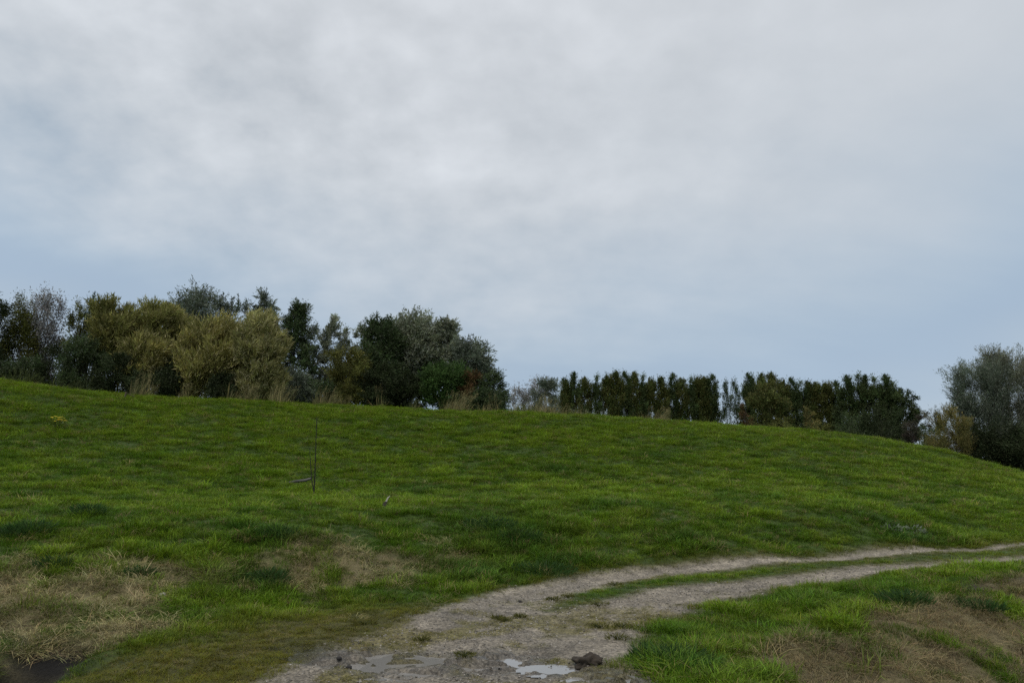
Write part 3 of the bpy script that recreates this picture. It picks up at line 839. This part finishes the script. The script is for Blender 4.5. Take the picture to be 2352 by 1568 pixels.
B = dict(K=60, clump=.20, up=.25, lobes=.3, stems=4, limbs=.6)     # bushes
W = dict(stems=6, clump=.14, up=1.5, wind=.45, twig=1.7, aspect=1.6, lobes=.5, spread=.8, bark=BARK_TAN, width=.17, limbs=.5)     # golden willows: plumes swept to the right
S = dict(stems=2, clump=.19, up=.7, wind=.3, twig=1.3, lobes=.5, spread=.35, limbs=.7, width=.34)                   # silvery willows: billowing heads
X = dict(fill=.3, aspect=2.6, stems=3, clump=.24, up=.8, wind=.15, lobes=.5, spread=.3, limbs=.9, bark=BARK_GREY, width=.35)     # thin, see-through
# --- left belt, left to right
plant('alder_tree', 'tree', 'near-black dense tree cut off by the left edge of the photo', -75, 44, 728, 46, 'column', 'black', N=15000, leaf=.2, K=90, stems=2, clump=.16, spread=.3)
plant('willow_tree', 'tree', 'slim yellowish green tree between the near-black tree and the bare grey one', 28, 104, 732, 47, 'column', 'olive', N=7000, leaf=.18, K=60, base=.08, **X)
plant('willow_tree', 'tree', 'thin grey nearly leafless tree with pale stems beside the gap of sky', 86, 168, 716, 48, 'fan', 'grey', N=4300, leaf=.2, K=75, base=.25, **{**X, 'stems': 6, 'spread': .5}, trunk_r=.2)
plant('alder_tree', 'tree', 'slender sparse tree with an open top just right of the gap of sky', 164, 230, 748, 48, 'column', 'olive', N=3600, leaf=.2, K=48, base=.1, **X)
plant('poplar_tree', 'tree', 'spindly dark tree with bare spikes left of the yellow-olive willow', 206, 274, 740, 49, 'column', 'dark', N=3600, leaf=.2, K=44, base=.1, **X, spikes=2, spike_h=(.05, .09))
plant('willow_tree', 'tree', 'tall yellow-olive willow with a pointed plume, leftmost of the golden ones', 232, 350, 750, 45, 'fan', 'goldgreen', N=12000, leaf=.38, K=110, base=.36, **W)
plant('willow_tree', 'tree', 'yellow-olive willow with a wispy top beside the pointed plume', 335, 452, 757, 45.5, 'fan', 'goldgreen', N=12000, leaf=.38, K=100, base=.3, **W)
plant('willow_tree', 'tree', 'low golden willow filling the dip between the olive and the ochre willows', 300, 430, 835, 43.5, 'dome', 'gold', N=8000, leaf=.38, K=80, base=.36, **W)
plant('poplar_tree', 'tree', 'tall grey-green tree with upright spikes behind the golden willows', 438, 566, 716, 57, 'dome', 'silverdark', N=15000, leaf=.24, K=90, base=.3, **{**S, 'up': .8}, spikes=7)
plant('poplar_tree', 'tree', 'thin spiky tree between the tall spiked one and the round grey-green one', 545, 640, 752, 57, 'dome', 'silverdark', N=6500, leaf=.24, K=60, base=.3, **{**S, 'up': .8}, spikes=5)
plant('willow_tree', 'tree', 'round grey-green treetop standing above the right golden willow', 632, 702, 728, 57, 'column', 'silverdark', N=9000, leaf=.24, K=60, base=.35, **S)
plant('willow_tree', 'tree', 'broad ochre-gold willow, the largest golden one on the dyke', 462, 622, 792, 43.5, 'dome', 'gold', N=19000, leaf=.38, K=140, base=.10, **W)
plant('willow_tree', 'tree', 'bright straw-gold willow hard against the dark pyramid tree', 590, 706, 780, 42, 'dome', 'straw', N=15000, leaf=.38, K=110, base=.06, **W)
plant('alder_tree', 'tree', 'dark green pyramid-shaped tree right of the golden willows', 684, 800, 755, 49, 'cone', 'dark', N=17000, leaf=.24, K=100, stems=1, clump=.15, up=.2, lobes=.4, limbs=.6)
plant('willow_tree', 'tree', 'thin open tree just right of the dark pyramid tree', 762, 806, 806, 52, 'column', 'silverdark', N=2800, leaf=.22, K=36, base=.25, **X)
plant('willow_tree', 'tree', 'slim silvery tree with a feathery pointed head and bare trunk', 796, 858, 788, 52, 'column', 'silver', N=5400, leaf=.22, K=48, base=.32, **S)
plant('willow_tree', 'tree', 'wispy see-through tree, lowest of the slim silvery ones', 846, 890, 818, 53, 'column', 'silver', N=2000, leaf=.22, K=30, base=.3, **X)
plant('willow_tree', 'tree', 'small silvery tree leaning against the broad dark green tree', 872, 926, 810, 53, 'column', 'silver', N=4200, leaf=.22, K=44, base=.25, **S)
plant('willow_tree', 'tree', 'low olive tree in front of the slim silvery ones', 815, 915, 866, 48, 'round', 'olive', N=6500, leaf=.2, K=60, base=.3, **{**S, 'stems': 3})
plant('alder_tree', 'tree', 'broad dark green tree left of the big silver willow', 908, 1004, 796, 50, 'round', 'dark', N=16000, leaf=.24, K=100, base=.2, **S)
plant('willow_tree', 'tree', 'big silver-green willow with a broad billowing head', 972, 1104, 780, 52, 'dome', 'silver', N=20000, leaf=.26, K=130, base=.33, **S)
plant('willow_tree', 'tree', 'silver-green willow head touching the right side of the big one', 1082, 1152, 798, 51.5, 'round', 'silver', N=9000, leaf=.25, K=70, base=.42, **S)
plant('willow_tree', 'tree', 'silvery willow leaning out at the right end of the left belt', 1130, 1222, 846, 50, 'round', 'silverdark', N=8000, leaf=.25, K=75, base=.34, **S)
plant('alder_tree', 'tree', 'small blue-dark pointed tree at the right end of the left belt', 1192, 1278, 926, 46, 'cone', 'dark', N=7500, leaf=.18, K=70, stems=1, clump=.15, up=.2, lobes=.35)
plant('leafy_shrub', 'shrub', 'fresh green shrub under the silver-green willow heads', 1056, 1166, 903, 46.5, 'round', 'green', N=9000, leaf=.2, K=70, base=.12, **{**S, 'stems': 4})
plant('leafy_shrub', 'shrub', 'rust-brown shrub beside the fresh green one', 1150, 1206, 926, 46, 'dome', 'rust', N=4200, leaf=.18, **{**B, 'K': 45})
# --- dark undergrowth
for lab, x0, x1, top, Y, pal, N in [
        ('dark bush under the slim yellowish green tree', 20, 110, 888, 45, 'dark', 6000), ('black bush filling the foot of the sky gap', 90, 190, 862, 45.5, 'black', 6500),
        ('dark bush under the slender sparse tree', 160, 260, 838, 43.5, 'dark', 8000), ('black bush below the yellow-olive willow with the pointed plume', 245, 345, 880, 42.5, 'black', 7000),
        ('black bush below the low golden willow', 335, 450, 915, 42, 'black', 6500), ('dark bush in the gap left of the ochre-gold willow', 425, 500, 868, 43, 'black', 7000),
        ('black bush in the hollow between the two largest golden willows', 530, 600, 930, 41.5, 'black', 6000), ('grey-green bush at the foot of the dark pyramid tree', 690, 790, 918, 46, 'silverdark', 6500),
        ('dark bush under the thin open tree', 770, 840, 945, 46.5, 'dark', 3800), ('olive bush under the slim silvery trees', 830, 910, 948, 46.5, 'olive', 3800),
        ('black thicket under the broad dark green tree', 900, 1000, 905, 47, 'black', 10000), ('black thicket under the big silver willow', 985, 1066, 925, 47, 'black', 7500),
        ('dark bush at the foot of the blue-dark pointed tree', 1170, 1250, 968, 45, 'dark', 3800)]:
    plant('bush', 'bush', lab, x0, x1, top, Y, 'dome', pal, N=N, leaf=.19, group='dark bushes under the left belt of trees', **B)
# --- between the belts
plant('birch_tree', 'tree', 'wispy grey sapling tree, first one right of the open sky gap', 1276, 1322, 958, 75, 'fan', 'grey', N=1300, leaf=.26, K=30, base=.2, **X)
plant('birch_tree', 'tree', 'thin grey tree with two loose heads beside the poplar row', 1312, 1372, 938, 76, 'fan', 'grey', N=1700, leaf=.28, K=34, base=.4, **X)
plant('willow_shrub', 'shrub', 'grey-green rounded shrub against the left end of the poplar row', 1326, 1404, 945, 72, 'dome', 'silverdark', N=9500, leaf=.28, **{**B, 'up': .6})
plant('bush', 'bush', 'low green bush under the wispy grey sapling tree', 1265, 1345, 1006, 60, 'dome', 'olive', N=3000, leaf=.2, group='low bushes on the dyke', **B)
# --- far poplar row: six grown crowns, copied along the row
def poplar_proto(seed, pal, N, ht, wd, base, shape='column'):
    rng = np.random.default_rng(seed)
    wood, V, T, C = crown_and_wood(rng, ht, wd, shape, base * ht, 80, int(N * 1.5), .44, .36, PAL[pal], stems=1, clump=.24, up=1.25, twig=1.3, lobes=.35, limbs=.55, spikes=2, spike_h=(.05, .08), spike_n=330, spike_w=.5, trunk_r=.22, aspect=2.2)
    return wood, V, T, C
PROT = []
for k, (pal, N, base) in enumerate([('poplar', 4000, .24), ('popgreen', 4300, .2), ('poplar', 3400, .32), ('popgreen', 3700, .18), ('poplar', 4600, .26), ('popgreen', 800, .46)]):
    wood, V, T, C = poplar_proto(900 + k, pal, N, 20.0, 3.0, base)
    # several pointed leaders to each crown
    PROT.append((wood, V, T, C))
PMESH = []
def put_poplar(i, cx, top, k, wide, label, Y):
    p = at_y(cx / 2.5, top / 2.5, Y); s = p[2] / 20.0
    root = empty('poplar_tree', (p[0], Y, 0.0)); root.scale = (wide, wide, s); root.rotation_euler = (0, 0, random.Random(i).uniform(0, 6.28))
    tag(root, label, 'tree', 'poplars in the far row')
    wood, V, T, C = PROT[k]
    if k not in [m[0] for m in PMESH]:
        a = wood.build('trunk', BARK_DARK, root, True); b = mesh_np('crown', V, T, LEAF_MAT, {'tone': C}, parent=root); PMESH.append((k, a, b))
    else:
        _, a, b = next(m for m in PMESH if m[0] == k)
        for q in (a, b):
            c = q.copy(); COL.objects.link(c); c.parent = root
POP = []
left = [(1412, 948), (1438, 936), (1462, 945), (1488, 938), (1520, 935), (1540, 930), (1561, 934), (1582, 931), (1603, 937), (1627, 946), (1652, 944), (1679, 939), (1702, 946), (1723, 943), (1745, 941), (1764, 945), (1779, 942)]
words = ['nearest to', 'second from', 'third from', 'fourth from', 'fifth from', 'sixth from', 'seventh from', 'eighth from', 'ninth from']
for i, (c, t) in enumerate(left):
    lab = (f'far poplar {words[i]} the grey-green rounded shrub' if i < 9 else f'far poplar {words[len(left) - 1 - i]} the bright white gap on its left side')
    POP.append((c, t, i % 5, 1.0, lab, 145))
POP += [(1814, 947, 5, .6, 'thinnest far poplar, standing inside the bright white gap', 146), (1836, 945, 5, .7, 'thin far poplar at the right side of the bright white gap', 145)]
right = [(1868, 938), (1880, 939), (1903, 937), (1927, 933), (1955, 950), (1976, 949), (1998, 952), (2020, 955), (2043, 956), (2065, 954), (2086, 957)]
for i, (c, t) in enumerate(right):
    lab = (f'far poplar {words[i]} the thin pair in the bright gap, on their right' if i < 6 else f'far poplar {words[len(right) - 1 - i]} the tall dark group at the row\'s right end')
    POP.append((c, t, (i * 2 + 1) % 5, 1.0, lab, 147))
for i, (c, t, w, lab) in enumerate([(2112, 944, 1.25, 'broad dark poplar where the tall group at the right end begins'), (2141, 936, 1.2, 'tallest pointed poplar of the dark group at the right end'),
                                    (2166, 943, 1.15, 'poplar between the tallest point and the notch of sky in the dark group'), (2189, 941, 1.15, 'poplar just right of the notch of sky in the dark group'),
                                    (2208, 942, 1.2, 'poplar in the dark group, last one with a high pointed top'), (2233, 951, 1.3, 'lower poplar on the sloping shoulder of the dark group')]):
    POP.append((c, t, [1, 3, 1, 3, 1, 3][i], w, lab, 140))
for i, a in enumerate(POP): put_poplar(i, a[0], a[1], a[2], a[3], a[4], a[5])
plant('poplar_tree', 'tree', 'round open-crowned tree ending the dark group at the right', 2225, 2292, 975, 138, 'round', 'popgreen', N=5000, leaf=.42, K=60, base=.3, width=.42, group='poplars in the far row', stems=3, clump=.15, spread=.6, limbs=.8, lobes=.5)
plant('broadleaf_tree', 'tree', 'broad dark brown-green tree in front of the poplars right of the bright gap', 1868, 1966, 952, 130, 'dome', 'poplar', N=12000, leaf=.42, K=90, base=.06, width=.42, stems=3, clump=.16, up=.5, lobes=.35)
plant('bush', 'bush', 'black thicket under the dark group at the right end of the poplars', 2150, 2260, 1010, 128, 'dome', 'black', N=7000, leaf=.4, group='bushes below the poplar row', **B)
plant('bush', 'bush', 'dark thicket under the broad dark poplar of the right group', 2085, 2160, 1030, 126, 'dome', 'dark', N=3000, leaf=.36, group='bushes below the poplar row', **B)
for lab, x0, x1, top, pal, Y in [('rust-orange shrub at the right edge of the bright gap', 1846, 1880, 1008, 'rust', 120), ('ochre shrub below the middle of the right poplars', 2000, 2040, 1014, 'ochre', 118),
                            ('low green shrub left of the ochre one', 1935, 2005, 1046, 'olive', 112), ('low green shrub right of the ochre one', 2030, 2085, 1056, 'olive', 112), ('low brown-green shrub on the crest under the broad dark tree', 1870, 1945, 1050, 'olive', 112),
                            ('brownish low thicket under the left poplars near the grey-green shrub', 1400, 1520, 1020, 'greydark', 110), ('brown low thicket under the middle of the left poplars', 1540, 1650, 1030, 'ochre', 112), ('dark low thicket between the two left poplar clusters', 1610, 1680, 1034, 'dark', 116)]:
    plant('shrub', 'shrub', lab, x0, x1, top, Y, 'dome', pal, N=2600, leaf=.34, group='shrubs below the poplar row', **{**B, 'K': 40})
# --- right edge
plant('broadleaf_tree', 'tree', 'small dark purplish tree right of the poplar row', 2262, 2322, 1032, 110, 'round', 'purple', N=4500, leaf=.32, K=50, base=.2, stems=3, clump=.18)
plant('alder_tree', 'tree', 'low dark tree between the purplish one and the golden shrub', 2305, 2368, 1050, 105, 'dome', 'dark', N=4500, leaf=.32, K=50, stems=3, clump=.18)
plant('willow_shrub', 'shrub', 'golden feathery shrub at the foot of the big grey willow', 2322, 2422, 1010, 56, 'dome', 'ochre', N=7500, leaf=.26, K=70, **{**W, 'spread': .6, 'wind': -.15})
plant('willow_tree', 'tree', 'grey-brown rounded willow, left half of the big clump at the right edge', 2370, 2490, 905, 60, 'round', 'silverdark', N=24000, leaf=.27, K=130, base=.08, **{**W, 'bark': BARK_GREY, 'wind': .1})
plant('willow_tree', 'tree', 'tall grey-green willow with a wind-swept top at the right edge', 2436, 2580, 868, 61, 'fan', 'greydark', N=30000, leaf=.28, K=150, base=.1, **{**W, 'bark': BARK_GREY, 'wind': .2})
plant('willow_tree', 'tree', 'grey-green willow mostly cut off by the right edge of the photo', 2540, 2700, 885, 62, 'fan', 'greydark', N=14000, leaf=.28, K=110, base=.1, **{**W, 'bark': BARK_GREY})
plant('bush', 'bush', 'black thicket under the grey-brown rounded willow', 2395, 2510, 1055, 57, 'dome', 'black', N=10000, leaf=.24, group='black thickets under the right willows', **B)
plant('bush', 'bush', 'black thicket beside the right edge under the tall willow', 2480, 2640, 1040, 55, 'dome', 'black', N=13000, leaf=.24, group='black thickets under the right willows', **B)

# ---------------------------------------------------------------- small things in the field
def gz(x, y): return float(surf_h(np.array([x]), np.array([y]))[0])
def spot(px, py):
    p = ground_at(px, py); return np.array([p[0], p[1], gz(p[0], p[1])])

rng = np.random.default_rng(5)
# young tree with a thin side stem
p = spot(313.6, 496)
k = p[1] / F_PX
TWIGB = bark_material('young_bark', (.008, .007, .006), (.02, .018, .015))
root = empty('sapling', p); tag(root, 'thin leafless sapling standing alone on the grass slope', 'sapling')
h = 78 * k
g = Geo(); zz = np.linspace(0, 1, 9)
g.add(*tube(np.c_[.3 * k * np.sin(zz * 5), np.zeros(9), -.1 + (h + .1) * zz], .019 * (1 - .6 * zz), 6)); g.build('stem', TWIGB, root, True)
g = Geo()
g.add(*tube(np.array([[-.3 * k, 0, .08 * h], [-3 * k, .02, .22 * h], [-5 * k, .05, .42 * h], [-6.5 * k, .05, .60 * h]]), [.013, .012, .010, .007], 5)); g.build('side_stem', TWIGB, root, True)
g = Geo()
for t in np.linspace(.2, .97, 26):
    a = rng.uniform(0, 6.28); l = (1 - t * .6) * rng.uniform(.06, .22); b = np.array([0, 0, t * h]); d = np.array([math.cos(a) * .6, math.sin(a) * .6, .8])
    g.add(*tube(np.array([b, b + d * l * .5, b + d * l + [0, 0, .02]]), [.006, .004, .002], 3))
for t in np.linspace(0, 1, 7):
    b = np.array([-6.5 * k, .05, .60 * h]); d = np.array([rng.uniform(-.3, .35), rng.uniform(-.15, .15), rng.uniform(-.05, .12)])
    g.add(*tube(np.array([b, b + d * .5, b + d]), [.006, .004, .002], 3))
g.build('twigs', TWIGB, root)
# pole lying in the grass behind the sapling
p = spot(300, 486); k = p[1] / F_PX
g = Geo(); L = 22 * k
g.add(*tube(np.array([[-L / 2, 0, .10], [-L / 6, .02, .14], [L / 4, 0, .17], [L / 2, -.02, .22]]), [.035, .045, .045, .035], 6))
o = g.build('fallen_branch', BARK_GREY, None, True); o.location = p; tag(o, 'short grey branch lying in the grass beside the sapling', 'branch')
# leaning stake on the crest and its pale rail
p = spot(123.5, 397.5); k = p[1] / F_PX
root = empty('fence_stake', p); tag(root, 'pale leaning wooden stake on the crest before the black bushes', 'stake')
g = Geo(); g.add(*tube(np.array([[0, 0, -.2], [2.5 * k, 0, 7.5 * k]]), [.05, .045], 6)); g.build('post', BARK_TAN, root)
g = Geo(); g.add(*tube(np.array([[2 * k, .02, 6 * k], [9 * k, .2, 3 * k]]), [.02, .02], 5)); g.build('rail', BARK_TAN, root)
# dark marker with pale tip
p = spot(385, 508); k = p[1] / F_PX
root = empty('marker_peg', p); tag(root, 'small dark peg with a pale tip in the middle of the slope', 'peg')
g = Geo(); g.add(*tube(np.array([[-.04, 0, -.05], [-.01, 0, .07], [.02, 0, .14]]), [.06, .055, .03], 7)); g.build('post', BARK_DARK, root)
g = Geo(); g.add(*tube(np.array([[.02, 0, .14], [.06, 0, .22], [.10, 0, .26]]), [.02, .015, .006], 5)); g.build('tip', bark_material('pale_wood', (.35, .33, .28), (.5, .48, .42)), root)

LEAF_SOFT = leaf_material('herb_leaves', 'tone', False, .3, .55)
def herb(name, label, cat, px, py, hgt, rad, n, pal, leaf, width, group=None, up=.7, flowers=None, flower_mat=None):
    p = spot(px, py); SEED[0] += 1; rg = np.random.default_rng(SEED[0])
    root = empty(name, p); tag(root, label, cat, group)
    g = Geo()
    for s in range(9):
        a = rg.uniform(0, 6.28); t = np.array([math.cos(a) * rad * rg.uniform(.2, .9), math.sin(a) * rad * rg.uniform(.2, .9), hgt * rg.uniform(.6, 1)])
        g.add(*tube(np.array([[0, 0, -.03], t * [.4, .4, .55], t]), [.006, .005, .003], 3), (.05, .06, .02))
    g.build('stems', LEAF_SOFT, root)
    a = rg.uniform(0, 6.28, n); r = rad * np.sqrt(rg.uniform(0, 1, n)); P = np.c_[r * np.cos(a), r * np.sin(a), hgt * rg.uniform(0, .85, n) * (1 - .4 * r / rad)]
    D = np.c_[np.cos(a), np.sin(a), np.full(n, up)] + rg.normal(0, .4, (n, 3)); D /= np.linalg.norm(D, axis=1)[:, None]
    sd = np.cross(D, rg.normal(size=(n, 3))); sd /= np.linalg.norm(sd, axis=1)[:, None]; L = leaf * rg.uniform(.6, 1.3, (n, 1))
    V = np.stack([P, P + D * L * .5 + sd * L * width, P + D * L + [0, 0, -.1 * leaf], P + D * L * .5 - sd * L * width], 1).reshape(-1, 3)
    C = np.repeat((np.array(pal[0]) + (np.array(pal[1]) - np.array(pal[0])) * rg.uniform(0, 1, (n, 1))) * rg.uniform(.75, 1.25, (n, 1)), 4, 0)
    mesh_np('leaves', V, np.arange(4 * n).reshape(-1, 4), LEAF_SOFT, {'tone': C}, parent=root)
    if flowers:
        fg = Geo()
        for q in range(flowers[0]):
            a = rg.uniform(0, 6.28); r = rad * rg.uniform(.1, 1); c = np.array([r * math.cos(a), r * math.sin(a), hgt * rg.uniform(.75, 1.1)]); s = flowers[2] * rg.uniform(.6, 1.2)
            an = np.arange(6) * math.pi / 3; V = np.r_[[c + [0, 0, .3 * s]], c + np.c_[np.cos(an) * s, np.sin(an) * s, np.zeros(6)]]
            fg.add(V, np.array([[0, i + 1, (i + 1) % 6 + 1] for i in range(6)]), flowers[1])
        fg.build('flowers', LEAF_SOFT, root)['kind'] = 'stuff'
    return root
herb('ragwort_plant', 'yellow-flowered weed on the upper left slope', 'plant', 57, 431, .45, .28, 50, [(.05, .08, .015), (.08, .10, .02)], .16, .2, flowers=(26, (.62, .50, .04), .055))
herb('thistle_plant', 'pale grey weed above the track, left of a pair', 'plant', 893, 531, .24, .2, 60, [(.12, .15, .09), (.18, .21, .14)], .10, .18, 'pale weeds above the track', .9)
herb('thistle_plant', 'pale grey weed above the track, right and brighter of a pair', 'plant', 914, 533, .26, .26, 90, [(.14, .17, .11), (.21, .24, .17)], .10, .18, 'pale weeds above the track', .9)
DK = [(.030, .072, .020), (.050, .095, .022)]
for px, py, hh, rr, lab in [(88, 517, .22, .26, 'blue-green tussock on the slope above the dry straw at the left'), (31, 537, .22, .30, 'dark leafy tussock above the left straw patch'), (7, 540, .20, .24, 'dark tussock touching the left edge of the photo'),
                            (277, 541, .22, .28, 'dark tussock under the sapling on the lower slope'), (52, 568, .15, .2, 'dark small tussock inside the left straw patch'), (268, 584, .22, .26, 'dark green tussock between the two straw patches'),
                            (140, 577, .13, .16, 'small green tussock in the thin straw left of centre'), (490, 530, .25, .5, 'broad dark blue-green weed patch low on the slope, biggest of its kind'), (520, 541, .22, .4, 'dark weed patch just right of and below the biggest one'),
                            (545, 574, .2, .5, 'lush blue-green grass patch at the track edge left of centre'), (655, 660, .13, .2, 'dark tussock at the right edge of the near gravel'), (683, 663, .15, .24, 'leafy dark tussock on the near right verge'),
                            (905, 606, .14, .3, 'green tuft halfway down the ditch bank'), (980, 612, .12, .25, 'green tuft in the ditch bank by the right edge')]:
    herb('tussock', lab, 'tussock', px, py, hh, rr, int(420 * rr / .25), DK, .11, .045, 'dark tussocks in the grass', 1.3)
TF = [(.085, .088, .020), (.120, .115, .026)]
for px, py, rr, lab in [(553, 600, .11, 'olive tuft on the track, left one of the two side by side'), (568, 597, .10, 'olive tuft on the track, right one of the two side by side'), (498, 616, .09, 'small dark tuft on the open gravel'), (504, 620, .10, 'small olive tuft just below the dark one on the gravel'),
                        (520, 617, .08, 'small tuft right of the gravel pair'), (465, 658, .11, 'olive tuft between the halves of the long puddle'), (422, 637, .10, 'olive tuft above the long puddle'), (599, 605, .16, 'flat tuft where the centre strip begins'),
                        (615, 585, .16, 'grassy hump at the start of the centre strip'), (600, 626, .13, 'olive tuft beside the right verge'), (622, 628, .14, 'tuft joining the right verge to the gravel'), (618, 640, .16, 'dark green tuft on the gravel at the right verge'), (365, 625, .14, 'dark mossy tuft on the left edge of the gravel')]:
    herb('grass_tuft', lab, 'tuft', px, py, .03 + .1 * rr, rr * .75, 150, TF, .045, .07, 'tufts growing in the track', 1.0)

# clod of mud by the small puddle
import bmesh
from mathutils import noise as mnoise, Vector
def lump(name, loc, size, mat, seed, sub=3, rough=.35):
    bm = bmesh.new(); bmesh.ops.create_icosphere(bm, subdivisions=sub, radius=1)
    for v in bm.verts:
        n = mnoise.noise(v.co * 1.6 + Vector((seed, 0, 0))) + .5 * mnoise.noise(v.co * 4 + Vector((0, seed, 0)))
        v.co = v.co * (1 + rough * n); v.co = Vector((v.co.x * size[0], v.co.y * size[1], v.co.z * size[2]))
    me = bpy.data.meshes.new(name); bm.to_mesh(me); bm.free()
    me.polygons.foreach_set('use_smooth', np.full(len(me.polygons), sub > 1)); me.materials.append(mat)
    o = bpy.data.objects.new(name, me); COL.objects.link(o); o.location = loc
    return o
def flat_mat(name, c, rough=.9):
    return bark_material(name, tuple(.75 * v for v in c), tuple(1.25 * v for v in c), 25)
MUDM = flat_mat('dark_mud', (.035, .026, .017)); STONEM = flat_mat('pale_stone', (.42, .40, .36)); DARKST = flat_mat('dark_stone', (.02, .018, .016))
p = spot(588, 664); o = lump('mud_clod', p + [0, 0, .02], (.13, .085, .07), MUDM, 3, 4, .6); tag(o, 'dark brown clod of mud and roots by the small puddle', 'clod')
for px, py, s, m, lab in [(653, 652, .035, STONEM, 'white stone in the grass of the near right verge'), (413, 659, .028, DARKST, 'dark stone standing in the long puddle'), (339, 660, .02, DARKST, 'small dark stone on the mud left of the long puddle'),
                          (349, 667, .024, DARKST, 'dark stone at the lower left end of the long puddle'), (520, 599, .022, DARKST, 'dark stone on the open gravel bend'), (498, 613, .02, DARKST, 'dark pebble beside the tufts on the gravel'), (590, 655, .016, STONEM, 'pale pebble just above the mud clod'),
                          (162, 597, .04, STONEM, 'pale stone lying in the left straw'), (640, 657, .018, STONEM, 'pale pebble below the white stone')]:
    p = spot(px, py); o = lump('stone', p + [0, 0, s * .35], (s * 1.2, s, s * .8), m, px, 2, .3); tag(o, lab, 'stone', 'single stones on the track and verge')
